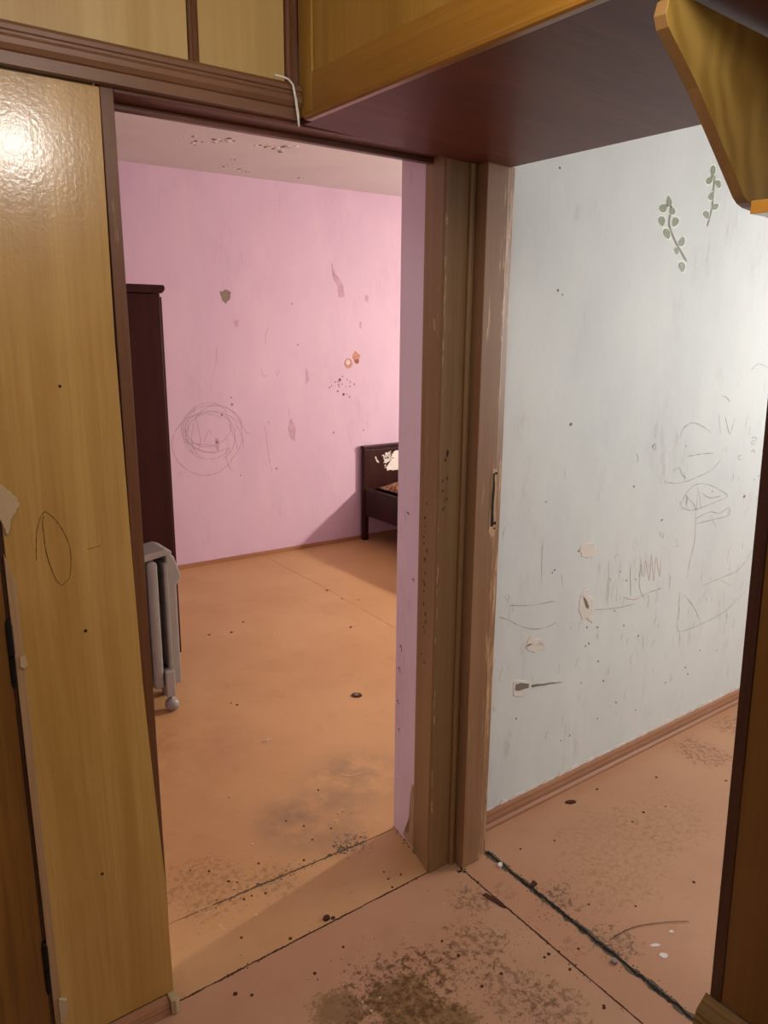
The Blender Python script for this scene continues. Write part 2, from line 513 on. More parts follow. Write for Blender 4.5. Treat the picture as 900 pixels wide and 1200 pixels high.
class Surface:
    """a plane in the room: turns its own (s, t) into world points, lifted h along its normal"""
    def __init__(self, o, s, t, n):
        self.o, self.s, self.t, self.n = Vector(o), Vector(s), Vector(t), Vector(n)

    def at(self, p, h=0.0):
        return self.o + self.s * p[0] + self.t * p[1] + self.n * h

    def ribbon(self, mb, pts, w, h=0.0004, jitter=0.0):
        pts = smooth_line(pts)
        L, R = [], []
        for i, p in enumerate(pts):
            a, b = pts[max(i - 1, 0)], pts[min(i + 1, len(pts) - 1)]
            dx, dy = b[0] - a[0], b[1] - a[1]
            l = math.hypot(dx, dy) or 1e-6
            k = w * (0.5 + jitter * (random.random() - 0.5)) * (0.45 if i in (0, len(pts) - 1) else 1)
            L.append((p[0] - dy / l * k, p[1] + dx / l * k))
            R.append((p[0] + dy / l * k, p[1] - dx / l * k))
        n = len(pts)
        mb.add([self.at(q, h) for q in L] + [self.at(q, h) for q in R], [(i, i + 1, n + i + 1, n + i) for i in range(n - 1)])

    def flake(self, mb, pts, h=0.0012, inset=0.0, rough=0.0, base=0.0):
        """a closed outline as a thin plate with a sloping edge"""
        if rough:
            fine = []
            for i, p in enumerate(pts):
                q = pts[(i + 1) % len(pts)]
                for k in range(3):
                    u = k / 3
                    j = rough if k else rough * 0.4
                    fine.append((p[0] + (q[0] - p[0]) * u + random.uniform(-j, j), p[1] + (q[1] - p[1]) * u + random.uniform(-j, j)))
            pts = fine
        cx = sum(p[0] for p in pts) / len(pts)
        cy = sum(p[1] for p in pts) / len(pts)
        n = len(pts)
        inner = [(cx + (p[0] - cx) * (0.94 - inset), cy + (p[1] - cy) * (0.94 - inset)) for p in pts]
        vs = [self.at(p, base) for p in pts] + [self.at(p, h) for p in inner] + [self.at((cx, cy), h)]
        fs = [(i, (i + 1) % n, n + (i + 1) % n, n + i) for i in range(n)] + [(n + i, n + (i + 1) % n, 2 * n) for i in range(n)]
        mb.add(vs, fs)

    def dot(self, mb, p, r, h=0.0008, seg=7):
        a0 = random.uniform(0, 6)
        self.flake(mb, [(p[0] + r * random.uniform(0.7, 1.2) * math.cos(a0 + 2 * math.pi * k / seg), p[1] + r * random.uniform(0.7, 1.2) * math.sin(a0 + 2 * math.pi * k / seg)) for k in range(seg)], h)


def ragged(pts, step=0.03, amp=0.002):
    """walks a closed outline and roughens it"""
    out = []
    for i, p in enumerate(pts):
        q = pts[(i + 1) % len(pts)]
        a = amp[i] if isinstance(amp, (list, tuple)) else amp
        L = math.hypot(q[0] - p[0], q[1] - p[1])
        n = max(1, int(L / step)) if a else 1
        for k in range(n):
            u = k / n
            x, y = p[0] + (q[0] - p[0]) * u, p[1] + (q[1] - p[1]) * u
            if k and a:
                d = a * (mn.noise((x * 18 + i * 7.3, y * 18, 1.7)) * 1.5 + random.uniform(-0.5, 0.5))
                nx, ny = -(q[1] - p[1]) / L, (q[0] - p[0]) / L
                x, y = x + nx * d, y + ny * d
            out.append((x, y))
    return out


MARKS = {
 'white_lines': [[[2.385,1.045],[2.47,1.033],[2.569,1.042],[2.671,1.062],[2.726,1.096]],[[2.497,1.127],[2.568,1.129],[2.673,1.126]],[[2.442,1.203],[2.458,1.23],[2.484,1.243],[2.518,1.248],[2.579,1.232],[2.636,1.206]],[[2.491,0.953],[2.52,0.992],[2.574,1.016],[2.65,1.009],[2.733,0.98],[2.803,0.945],[2.726,0.932],[2.636,0.922],[2.562,0.92],[2.5,0.939],[2.481,0.967]],[[2.514,0.984],[2.548,0.959],[2.572,0.943],[2.591,0.919]],[[2.531,0.931],[2.525,0.979],[2.522,0.941]],[[2.591,1.005],[2.594,0.94],[2.597,0.887],[2.606,0.797],[2.589,0.719],[2.578,0.653]],[[2.602,0.987],[2.618,0.937],[2.632,0.918]],[[2.594,0.861],[2.709,0.863],[2.828,0.864],[2.825,0.897],[2.82,0.866]],[[2.598,0.883],[2.686,0.897],[2.76,0.883],[2.821,0.9]],[[2.697,0.882],[2.747,0.828]],[[2.618,0.981],[2.676,0.954],[2.754,0.951]],[[2.695,0.599],[2.822,0.607],[2.939,0.615],[3.001,0.648],[3.045,0.689]],[[2.824,0.597],[2.908,0.557]],[[2.542,0.601],[2.547,0.527],[2.553,0.447],[2.631,0.433],[2.757,0.438],[2.887,0.453],[3.031,0.513]],[[2.895,0.457],[2.907,0.394]],[[2.575,0.585],[2.646,0.524],[2.708,0.444]],[[2.871,1.427],[2.9,1.444],[2.932,1.447],[2.991,1.433]],[[2.685,1.337],[2.717,1.331],[2.744,1.313]],[[2.677,1.266],[2.706,1.196]],[[2.725,1.255],[2.769,1.192],[2.789,1.247]],[[2.729,1.139],[2.736,1.121]],[[2.754,1.139],[2.759,1.119]],[[2.93,1.161],[2.955,1.165],[2.971,1.155],[2.934,1.146],[2.948,1.136],[2.969,1.142]],[[2.878,1.097],[2.85,1.098],[2.856,1.084],[2.881,1.084]],[[2.938,1.103],[2.953,1.114],[2.973,1.101]],[[2.942,1.108],[2.968,1.105]],[[3.025,1.101],[3.026,1.11],[3.045,1.106],[3.051,1.095]],[[2.284,1.187],[2.293,1.171],[2.305,1.171],[2.3,1.187],[2.286,1.189]],[[2.421,1.078],[2.454,1.092],[2.479,1.064],[2.511,1.044]],[[2.372,0.868],[2.393,0.839],[2.401,0.859]],[[2.484,0.825],[2.494,0.789]],[[2.467,0.793],[2.507,0.793]],[[1.583,0.716],[1.627,0.695],[1.675,0.666],[1.741,0.64],[1.808,0.633],[1.846,0.642]],[[1.758,0.935],[1.759,0.872],[1.762,0.796]],[[1.623,0.745],[1.719,0.725],[1.835,0.715]],[[2.038,0.641],[2.155,0.622],[2.267,0.615]],[[2.095,0.802],[2.108,0.658]],[[2.155,0.701],[2.156,0.648]],[[2.219,0.747],[2.234,0.652]]],
 'white_red': [[[2.271,0.783],[2.301,0.71],[2.306,0.768],[2.338,0.686],[2.336,0.789],[2.366,0.68],[2.366,0.775],[2.399,0.691],[2.399,0.761]],[[2.191,0.655],[2.259,0.632],[2.337,0.642],[2.42,0.643]],[[2.28,0.765],[2.281,0.679],[2.32,0.62]],[[2.215,0.768],[2.236,0.654]]],
 'white_chips': [[[1.94,0.883],[1.97,0.89],[2.011,0.883],[2.025,0.86],[2.016,0.837],[1.981,0.833],[1.953,0.842],[1.94,0.862]],[[1.974,0.724],[1.997,0.724],[2.004,0.699],[2.029,0.681],[2.026,0.65],[2.041,0.634],[2.03,0.591],[2.004,0.616],[1.976,0.616],[1.954,0.653],[1.955,0.69],[1.958,0.708]],[[1.705,0.587],[1.711,0.61],[1.73,0.626],[1.752,0.603],[1.782,0.598],[1.781,0.581],[1.805,0.569],[1.802,0.558],[1.764,0.563],[1.752,0.557],[1.722,0.568]],[[1.653,0.464],[1.664,0.482],[1.705,0.474],[1.739,0.452],[1.74,0.439],[1.707,0.439],[1.717,0.418],[1.692,0.419],[1.659,0.435]]],
 'white_dark': [[[1.971,0.706],[1.987,0.69],[2.006,0.661],[2.004,0.651],[1.99,0.661],[1.978,0.685]],[[1.669,0.472],[1.697,0.468],[1.735,0.453],[1.728,0.44],[1.691,0.441],[1.666,0.451]],[[1.74,0.446],[1.825,0.431],[1.897,0.414],[1.826,0.427],[1.748,0.438]],[[1.705,0.587],[1.716,0.595],[1.741,0.59],[1.721,0.589]]],
 'white_specks': [[1.855,1.285,3.0],[2.2,1.051,2.0],[2.928,0.928,3.4],[2.287,1.182,1.6],[1.822,0.822,2.0],[1.811,0.815,1.5],[2.005,0.585,2.0],[2.061,0.572,2.0],[2.21,0.544,1.6],[2.021,0.522,2.0],[2.004,0.517,1.6],[2.08,0.441,2.0],[2.118,0.356,2.0],[1.995,0.383,1.6],[1.681,0.346,2.0],[2.203,0.247,2.0],[2.149,0.613,1.5],[2.202,0.715,1.8],[1.933,0.866,1.8],[2.378,0.907,1.4],[2.693,0.976,1.4],[3.021,1.001,1.6],[2.991,0.99,1.2],[2.383,0.909,1.6],[2.487,1.166,1.2],[1.739,2.003,1.8],[1.761,1.678,2.0],[1.781,1.667,1.4],[2.257,0.708,1.4],[2.302,0.483,2.0],[2.164,0.754,1.4],[1.763,1.052,1.4],[2.727,0.32,1.5],[2.857,0.287,1.5],[2.101,0.215,1.6],[2.508,0.24,1.6],[2.329,0.178,1.6],[1.956,0.195,1.8],[1.908,0.191,1.4],[2.635,0.27,2.0],[2.658,0.235,1.8]],
 'sprig1': [[[[2.251,1.983],[2.258,1.98],[2.266,1.973],[2.272,1.964],[2.27,1.955],[2.261,1.951],[2.25,1.952],[2.244,1.96],[2.243,1.97],[2.246,1.979]],[[2.244,1.957],[2.248,1.953],[2.248,1.944],[2.243,1.935],[2.231,1.931],[2.216,1.933],[2.206,1.94],[2.208,1.948],[2.22,1.954],[2.235,1.957]],[[2.271,1.953],[2.278,1.952],[2.288,1.947],[2.295,1.94],[2.293,1.933],[2.282,1.929],[2.27,1.929],[2.262,1.934],[2.262,1.942],[2.265,1.949]],[[2.234,1.89],[2.226,1.891],[2.215,1.897],[2.207,1.905],[2.209,1.914],[2.22,1.919],[2.235,1.919],[2.243,1.912],[2.244,1.903],[2.24,1.894]],[[2.291,1.893],[2.285,1.896],[2.281,1.905],[2.282,1.915],[2.29,1.922],[2.305,1.923],[2.317,1.919],[2.319,1.91],[2.311,1.901],[2.3,1.895]],[[2.273,1.855],[2.263,1.856],[2.25,1.861],[2.239,1.869],[2.238,1.878],[2.248,1.885],[2.262,1.885],[2.274,1.879],[2.278,1.869],[2.277,1.86]],[[2.352,1.868],[2.358,1.864],[2.361,1.855],[2.36,1.845],[2.352,1.838],[2.338,1.837],[2.327,1.841],[2.326,1.85],[2.334,1.859],[2.344,1.866]],[[2.327,1.81],[2.321,1.812],[2.314,1.817],[2.308,1.823],[2.309,1.829],[2.316,1.833],[2.326,1.832],[2.332,1.827],[2.333,1.82],[2.331,1.813]],[[2.366,1.757],[2.357,1.759],[2.345,1.766],[2.337,1.775],[2.338,1.783],[2.351,1.789],[2.366,1.788],[2.376,1.781],[2.377,1.771],[2.373,1.762]]],[[2.271,1.932],[2.267,1.9],[2.302,1.857],[2.343,1.823],[2.382,1.793]]],
 'sprig2': [[[[2.482,2.064],[2.476,2.067],[2.47,2.076],[2.467,2.087],[2.471,2.096],[2.481,2.101],[2.492,2.098],[2.496,2.089],[2.494,2.078],[2.488,2.068]],[[2.485,2.067],[2.488,2.062],[2.486,2.054],[2.479,2.045],[2.467,2.04],[2.454,2.04],[2.447,2.046],[2.451,2.054],[2.463,2.061],[2.477,2.066]],[[2.532,2.035],[2.524,2.035],[2.512,2.039],[2.502,2.046],[2.5,2.053],[2.509,2.058],[2.523,2.06],[2.533,2.055],[2.537,2.047],[2.536,2.039]],[[2.494,2.02],[2.5,2.016],[2.503,2.009],[2.503,2.0],[2.495,1.994],[2.482,1.993],[2.471,1.996],[2.469,2.003],[2.477,2.011],[2.486,2.018]],[[2.534,1.986],[2.536,1.981],[2.533,1.974],[2.525,1.967],[2.513,1.964],[2.501,1.966],[2.495,1.972],[2.5,1.979],[2.513,1.984],[2.526,1.986]],[[2.481,1.933],[2.472,1.933],[2.46,1.938],[2.45,1.944],[2.449,1.951],[2.459,1.957],[2.473,1.958],[2.483,1.954],[2.487,1.945],[2.486,1.937]]],[[2.495,2.072],[2.498,2.016],[2.498,1.966],[2.482,1.91]]],
 'pink_lines': [[[0.324,0.76],[0.286,0.762],[0.248,0.771],[0.211,0.786],[0.176,0.806],[0.146,0.831],[0.121,0.859],[0.103,0.889],[0.095,0.919],[0.095,0.949],[0.103,0.977],[0.12,1.003],[0.143,1.025],[0.171,1.044],[0.203,1.059],[0.238,1.069],[0.274,1.075],[0.311,1.076],[0.35,1.071],[0.388,1.061],[0.424,1.046],[0.457,1.026],[0.484,1.002],[0.504,0.974],[0.515,0.943],[0.515,0.911]],[[0.421,0.781],[0.397,0.757],[0.367,0.739],[0.332,0.727],[0.295,0.722],[0.258,0.724],[0.223,0.731],[0.191,0.745],[0.164,0.764],[0.142,0.787],[0.126,0.815],[0.114,0.846],[0.107,0.879],[0.105,0.914],[0.109,0.949],[0.119,0.983],[0.135,1.015],[0.157,1.042],[0.186,1.065],[0.219,1.081],[0.255,1.091],[0.291,1.093],[0.327,1.087],[0.359,1.073],[0.387,1.053],[0.41,1.026]],[[0.172,0.763],[0.152,0.792],[0.137,0.824],[0.127,0.857],[0.125,0.889],[0.13,0.919],[0.142,0.948],[0.161,0.973],[0.185,0.994],[0.213,1.011],[0.243,1.023],[0.273,1.03],[0.303,1.032],[0.332,1.028],[0.361,1.018],[0.387,1.003],[0.412,0.982],[0.434,0.956],[0.451,0.927],[0.461,0.894],[0.465,0.86],[0.46,0.825],[0.447,0.792],[0.427,0.761],[0.401,0.735],[0.372,0.715]],[[0.425,0.789],[0.388,0.778],[0.349,0.771],[0.31,0.768],[0.273,0.77],[0.238,0.777],[0.207,0.789],[0.18,0.805],[0.157,0.826],[0.138,0.85],[0.125,0.876],[0.119,0.904],[0.119,0.932],[0.128,0.959],[0.144,0.983],[0.168,1.004],[0.199,1.021],[0.234,1.032],[0.272,1.038],[0.31,1.039],[0.347,1.034],[0.382,1.024],[0.414,1.009],[0.443,0.99],[0.467,0.969],[0.487,0.945]],[[0.451,0.734],[0.427,0.698],[0.397,0.667],[0.362,0.642],[0.325,0.625],[0.284,0.616],[0.241,0.616],[0.198,0.625],[0.156,0.643],[0.117,0.667],[0.083,0.698],[0.056,0.733],[0.038,0.771],[0.029,0.81],[0.029,0.849],[0.038,0.886],[0.054,0.921],[0.077,0.952],[0.105,0.978],[0.137,0.999],[0.172,1.013],[0.211,1.021],[0.253,1.023],[0.296,1.017],[0.339,1.005],[0.379,0.986]],[[0.191,0.758],[0.174,0.787],[0.164,0.821],[0.16,0.856],[0.162,0.894],[0.17,0.931],[0.182,0.966],[0.199,0.999],[0.221,1.027],[0.247,1.05],[0.277,1.065],[0.312,1.073],[0.348,1.073],[0.385,1.065],[0.421,1.049],[0.452,1.026],[0.477,0.997],[0.496,0.963],[0.508,0.927],[0.512,0.889],[0.511,0.85],[0.504,0.814],[0.491,0.78],[0.474,0.75],[0.451,0.726],[0.424,0.707]],[[0.39,1.02],[0.411,0.998],[0.426,0.974],[0.435,0.95],[0.436,0.925],[0.43,0.901],[0.417,0.878],[0.399,0.857],[0.377,0.839],[0.352,0.824],[0.326,0.813],[0.299,0.806],[0.272,0.804],[0.244,0.807],[0.216,0.815],[0.19,0.827],[0.166,0.845],[0.146,0.867],[0.131,0.891],[0.123,0.918],[0.122,0.946],[0.129,0.973],[0.141,0.999],[0.158,1.023],[0.18,1.043],[0.203,1.058]],[[0.098,0.849],[0.19,0.831],[0.318,0.81]],[[0.197,0.987],[0.22,0.851],[0.199,0.785]],[[0.236,0.828],[0.281,0.915],[0.298,0.88]],[[0.151,0.978],[0.134,0.88]],[[0.402,0.792],[0.393,0.712],[0.426,0.633]],[[0.682,0.924],[0.698,0.793],[0.708,0.697],[0.731,0.592]],[[0.421,0.951],[0.465,0.834],[0.475,0.763]],[[0.458,0.961],[0.515,0.853],[0.519,0.783]],[[0.495,0.981],[0.542,0.886],[0.579,0.872]],[[0.393,0.862],[0.425,0.756]],[[0.669,1.305],[0.68,1.259],[0.718,1.252]],[[0.796,1.302],[0.802,1.268],[0.785,1.256],[0.783,1.285]],[[0.705,1.462],[0.711,1.529],[0.727,1.574]],[[0.868,1.032],[0.877,0.936],[0.858,0.877]],[[0.358,1.441],[0.349,1.355],[0.328,1.279]]],
 'pink_chips': [[[0.392,1.799],[0.411,1.796],[0.433,1.811],[0.456,1.802],[0.473,1.794],[0.466,1.754],[0.431,1.719],[0.407,1.741],[0.402,1.767]],[[1.222,2.015],[1.242,1.959],[1.283,1.921],[1.318,1.865],[1.332,1.79],[1.282,1.783],[1.276,1.864],[1.235,1.919]]],
 'pink_smudge': [[[1.454,1.628],[1.476,1.616],[1.476,1.574],[1.454,1.58]],[[1.505,1.813],[1.534,1.802],[1.527,1.761],[1.505,1.766]],[[0.484,1.615],[0.514,1.621],[0.512,1.577],[0.488,1.582]],[[0.873,0.93],[0.894,0.959],[0.919,0.897],[0.917,0.795],[0.884,0.815],[0.865,0.871]],[[0.321,0.867],[0.35,0.848],[0.34,0.757],[0.318,0.81]],[[1.008,1.31],[1.028,1.28],[1.034,1.209],[1.006,1.192]]],
 'pink_specks': [[0.45,1.074,2.2],[0.446,1.12,1.5],[0.375,1.011,2],[0.331,0.832,2.5],[0.765,0.613,2],[0.951,1.461,1.6],[0.715,0.94,1.2],[0.911,1.733,1.5],[1.233,0.834,1.8],[1.492,0.836,1.8],[0.493,0.591,1.2]],
 'pink_dots': [[1.288,1.214,2.3],[1.309,1.237,1.02],[1.25,1.199,1.02],[1.218,1.172,1.02],[1.201,1.161,1.15],[1.27,1.133,1.28],[1.276,1.177,1.28],[1.318,1.107,1.92],[1.348,1.107,0.89],[1.369,1.088,1.15],[1.373,1.163,1.15],[1.412,1.177,1.15],[1.375,1.197,1.15],[1.35,1.213,0.89],[1.307,1.181,1.02],[1.34,1.164,0.64],[1.281,1.163,0.89],[1.273,1.2,1.02]],
 'stk_house': [[1.422,1.417],[1.442,1.4],[1.461,1.386],[1.453,1.356],[1.451,1.329],[1.434,1.322],[1.416,1.328],[1.41,1.35],[1.395,1.367],[1.402,1.393]],
 'stk_ball': [[1.397,1.327],[1.393,1.31],[1.381,1.298],[1.365,1.292],[1.349,1.294],[1.335,1.304],[1.327,1.32],[1.327,1.337],[1.335,1.352],[1.349,1.362],[1.366,1.364],[1.381,1.358],[1.393,1.344]],
 'left_loop': [[[0.29,1.134],[0.292,1.162],[0.295,1.187],[0.301,1.208],[0.308,1.222],[0.315,1.225],[0.33,1.208],[0.343,1.182],[0.351,1.153],[0.351,1.123],[0.346,1.092],[0.337,1.082],[0.33,1.079],[0.321,1.092],[0.313,1.121],[0.308,1.151],[0.307,1.185],[0.307,1.206],[0.31,1.219]],[[0.382,1.141],[0.396,1.143],[0.41,1.145]]],
 'left_dots': [[0.359,1.456],[0.367,0.976],[0.358,0.422]],
 'plaster': [[[0.235,1.298],[0.248,1.281],[0.258,1.271],[0.268,1.257],[0.27,1.244],[0.263,1.232],[0.255,1.223],[0.25,1.205],[0.244,1.19],[0.239,1.206],[0.229,1.236]],[[0.242,0.955],[0.252,0.956],[0.256,0.934],[0.249,0.926],[0.242,0.934]],[[0.246,0.17],[0.263,0.16],[0.262,0.125],[0.251,0.101],[0.244,0.109]]],
 'hair': [[1.496,1.013],[1.541,1.012],[1.591,1.003],[1.642,0.98],[1.688,0.955],[1.727,0.927]],
 'floor_dark': [[0.778,1.804,2.2],[0.796,1.786,1.5],[0.749,1.877,2],[0.706,1.913,1.2],[0.884,1.822,1.8],[0.842,1.698,2.0],[0.806,1.712,1.5],[1.15,1.836,1.6],[1.085,1.898,1.6],[1.072,1.824,1.6],[0.817,1.511,2.6],[1.002,1.756,2],[0.811,1.377,2.6],[0.624,1.437,3],[0.655,1.411,2.4],[0.947,1.507,3],[0.914,1.406,2],[0.782,1.712,2],[0.714,1.589,2],[1.051,1.955,1.4],[1.227,2.041,1.6],[1.271,2.775,2],[1.257,2.804,1.5],[1.49,3.566,2.2],[1.6,3.531,2.6],[1.717,3.628,2],[2.435,3.56,1.3],[2.157,3.228,2.6],[2.371,3.811,2.5],[2.364,3.628,1.5],[0.807,1.357,1],[1.161,1.542,1.6],[1.15,1.507,1.8],[1.202,1.535,1.8],[1.168,1.573,1.5],[1.123,1.105,2.6],[1.188,1.105,2.4],[1.139,1.21,2.4],[1.136,1.271,2],[1.316,0.891,2.4],[1.332,1.078,2.6],[1.315,1.077,2.0],[1.338,1.013,2],[1.408,1.044,2],[1.32,0.894,2],[2.026,1.477,2],[1.823,1.622,1.5],[1.878,1.011,2.3],[1.923,0.952,1.6],[2.446,1.242,1.5],[1.658,1.051,1.6],[2.045,1.301,2],[1.972,1.292,1.5],[2.134,1.278,1.2],[2.26,1.401,1.8],[1.573,1.41,1.5],[1.557,1.132,1.4],[1.691,1.376,1.5]],
 'floor_light': [[0.958,2.183,1.8],[0.908,1.911,1.8],[0.781,1.637,2.2],[0.689,1.537,1.3],[1.214,1.889,2],[1.23,1.889,1.5],[1.251,1.868,1.5],[1.182,1.861,1.6],[1.229,1.758,1.4],[1.243,2.451,1.5],[2.177,3.74,1.8],[1.682,2.932,1],[1.777,3.378,2.4],[0.778,1.765,1.5],[0.787,1.374,1.2],[1.082,2.817,1.2],[1.366,1.31,1.2],[1.226,1.369,1.2],[0.862,1.206,1.8],[0.859,1.237,1.6],[0.899,1.223,1.5]],
 'straws': [[[0.873,1.722],[0.882,1.686]],[[0.654,1.756],[0.669,1.722],[0.687,1.724]],[[0.671,1.751],[0.673,1.707]],[[1.202,2.464],[1.212,2.426],[1.254,2.435]],[[0.685,1.668],[0.689,1.635]],[[1.311,1.866],[1.28,1.871]],[[1.34,2.096],[1.358,2.05],[1.413,2.038]],[[0.637,1.752],[0.652,1.73]],[[0.684,1.758],[0.696,1.726]]],
 'ceil_chips': [[1.683,3.934,2],[1.732,4.008,2.5],[1.764,4.006,2],[1.763,4.102,1.5],[1.787,3.919,3],[1.829,3.931,3],[1.841,3.854,3.5],[1.885,3.887,2],[2.035,3.886,2],[2.077,3.901,3],[2.124,3.913,3],[2.192,3.962,3.5],[2.145,3.848,4],[2.169,3.828,3],[2.113,4.507,2.4],[2.108,4.449,1.6],[2.217,4.517,2.5],[2.284,4.561,2],[2.083,4.293,1.5],[2.632,4.521,1.8],[2.676,4.522,1.6],[2.736,4.815,1]],
}


# ================================================================ SETTING
# ---------------------------------------------------------------- floor
floor = struct(MB().box(-0.95, 4.95, -1.65, 4.85, -0.06, -0.016).build('floor', 'subfloor'), 'orange-brown painted board floor with dark dirt-filled joints running through both rooms')


def floor_panel(pts, mat, amp, top=0.0, step=0.03):
    p = ragged(pts, step, amp)
    mb = MB().prism(p, 'z', -0.014, top)
    o = mb.build('floor_panel', mat, floor)
    # keep the paint's own coordinates in the room frame
    me = o.data
    for v in me.vertices:
        v.co += mb.org
    o.location = Vector((0, 0, 0)) - Vector(floor['_w'])
    return o


floor_panel([(-0.93, -1.62), (1.475, -1.62), (1.475, 0.7035), (1.3505, 0.7035), (1.3625, 1.47), (1.3625, 1.4945), (-0.93, 1.4945)], 'floor_hall', [0, 0, 0, 0.002, 0, 0.0022, 0])
floor_panel([(0.46, 1.4985), (1.31, 1.4985), (1.33, 1.716), (1.20, 1.7185), (0.66, 1.742), (0.46, 1.748)], 'floor_pink', [0.0018, 0, 0, 0.002, 0.003, 0])
floor_panel([(0.25, 1.751), (0.66, 1.746), (1.20, 1.7225), (1.33, 1.719), (2.30, 1.73), (2.345, 3.10), (2.384, 3.80), (2.40, 4.80), (0.25, 4.80)], 'floor_pink', [0, 0.003, 0.002, 0, 0, 0.001, 0, 0, 0])
floor_panel([(2.3025, 1.73), (4.9, 1.73), (4.9, 4.80), (2.4025, 4.80), (2.3865, 3.80), (2.3475, 3.10)], 'floor_pink', [0, 0, 0, 0, 0.001, 0])
floor_panel([(1.3525, 0.705), (1.4530, 0.705), (1.4720, 1.50), (1.3660, 1.50)], 'floor_white', [0, 0.0032, 0, 0.002])
floor_panel([(1.4650, 0.705), (1.4755, 0.705), (1.4755, -1.28), (4.5, -1.28), (4.5, 1.56), (1.4830, 1.56)], 'floor_white', [0, 0, 0, 0, 0, 0.0035])

# ---------------------------------------------------------------- ceilings
ceil_pink = struct(MB().box(0.2, 4.95, 1.60, 4.95, 2.50, 2.58).build('ceiling', 'ceiling'), 'dull white ceiling with flaking paint over the pink room')
struct(MB().box(-1.0, 1.47, -1.70, 1.60, 2.50, 2.58).build('ceiling', 'ceiling'), 'ceiling over the hallway cupboards')
struct(MB().box(1.47, 4.60, -1.40, 1.60, 2.50, 2.58).build('ceiling', 'ceiling'), 'ceiling over the pale-walled room')

# ---------------------------------------------------------------- walls
BD = Vector((1.493, -0.046, 0)).normalized()
BN = Vector((BD.y, -BD.x, 0))
B0 = Vector((1.762, 4.737, 0))
BACK = Surface(B0, BD, (0, 0, 1), BN)
q = [B0 - BD * 1.60, B0 + BD * 3.25, B0 + BD * 3.25 - BN * 0.1, B0 - BD * 1.60 - BN * 0.1]
wall_back = struct(MB().prism([(p.x, p.y) for p in q], 'z', 0, 2.50).build('wall_back', 'pink'), 'scuffed pink wall at the far end of the room behind the wardrobe')
struct(MB().box(0.20, 0.28, 1.70, 4.90, 0, 2.50).build('wall_left', 'pink'), 'pink side wall behind the wardrobe')


def wall_with_window(name, mat, axis, a0, a1, u0, u1, wu0, wu1, wz0, wz1, label, n):
    """a wall slab with a window hole, then a painted casement window set in the hole"""
    def bx(mb, p0, p1, z0, z1, c0=None, c1=None):
        c0 = a0 if c0 is None else c0
        c1 = a1 if c1 is None else c1
        return mb.box(c0, c1, p0, p1, z0, z1) if axis == 'x' else mb.box(p0, p1, c0, c1, z0, z1)
    mb = MB()
    bx(mb, u0, wu0, 0, 2.50)
    bx(mb, wu1, u1, 0, 2.50)
    bx(mb, wu0, wu1, 0, wz0)
    bx(mb, wu0, wu1, wz1, 2.50)
    w = struct(mb.build(name, mat), label)
    m = (a0 + a1) / 2
    fr = MB()
    for (p0, p1, z0, z1) in ((wu0, wu0 + 0.05, wz0, wz1), (wu1 - 0.05, wu1, wz0, wz1), (wu0 + 0.05, wu1 - 0.05, wz0, wz0 + 0.05), (wu0 + 0.05, wu1 - 0.05, wz1 - 0.05, wz1)):
        bx(fr, p0, p1, z0, z1, m - 0.03, m + 0.03)
    wi = struct(fr.build('window_%d' % n, 'white_wood'), 'white painted casement window in the ' + name.replace('_', ' '))
    c = (wu0 + wu1) / 2
    bx(MB(), c - 0.018, c + 0.018, wz0 + 0.05, wz1 - 0.05, m - 0.02, m + 0.02).build('mullion', 'white_wood', wi)
    for (p0, p1) in ((wu0 + 0.05, c - 0.018), (c + 0.018, wu1 - 0.05)):
        bx(MB(), p0, p1, wz0 + 0.05, wz1 - 0.05, m - 0.003, m + 0.003).build('pane', 'pane', wi)
    return w


wall_with_window('wall_right', 'pink', 'x', 4.84, 4.94, 1.62, 4.90, 3.30, 4.30, 0.95, 2.10, 'pink window wall out of sight beyond the bed', 1)
wall_with_window('wall_far_right', 'white', 'x', 4.40, 4.50, -1.38, 1.60, -0.30, 1.00, 1.00, 2.20, 'pale window wall out of sight in the right-hand room', 2)
struct(MB().box(-1.0, 1.47, -1.70, -1.60, 0, 2.50).build('wall_rear', 'ceiling'), 'hallway wall behind the camera')
struct(MB().box(1.47, 4.50, -1.38, -1.28, 0, 2.50).build('wall_near', 'white'), 'pale wall of the right-hand room facing the camera side')
wall_with_window('wall_hall_left', 'ceiling', 'x', -1.02, -0.93, -1.70, 1.60, -1.05, -0.05, 1.40, 2.30, 'hallway side wall out of sight', 3)

# partition between hallway / pale room and the pink room
mb = MB()
mb.prism([(1.3055, 1.609), (4.92, 1.609), (4.92, 1.730), (1.322, 1.730)], 'z', 0, 2.50)
mb.box(0.25, 0.468, 1.609, 1.730, 0, 2.50)
mb.box(0.468, 1.322, 1.609, 1.730, 2.035, 2.50)
wall_front = struct(mb.build('wall_front', 'pink_side'), 'lilac-pink wall edge beside the doorway')
wall_white = struct(MB().box(1.44, 4.45, 1.556, 1.604, 0, 2.50).build('wall_side', 'white'), 'pale grey-green wall with pencil scribbles and chipped patches')
WHITE = Surface((0, 1.556, 0), (1, 0, 0), (0, 0, 1), (0, -1, 0))
struct(MB().box(-0.93, 0.86, 1.515, 1.604, 2.036, 2.50).box(-0.93, 0.466, 1.520, 1.604, 0, 2.036).build('wall_hall_front', 'bare'), 'rough wall carrying the hallway panels')
mb = MB()
mb.box(1.474, 1.56, -1.27, 0.70, 0, 2.50)
mb.box(1.445, 1.56, 0.70, 1.554, 2.000, 2.50)
struct(mb.build('wall_hall_right', 'white'), 'wall between hallway and the pale room')

# marks on the far pink wall
def marks(wall, name, mat, fn, label=None, kind='stuff'):
    mb = MB()
    fn(mb)
    o = mb.build(name, mat, wall)
    tag(o, label=label, kind=kind)
    return o


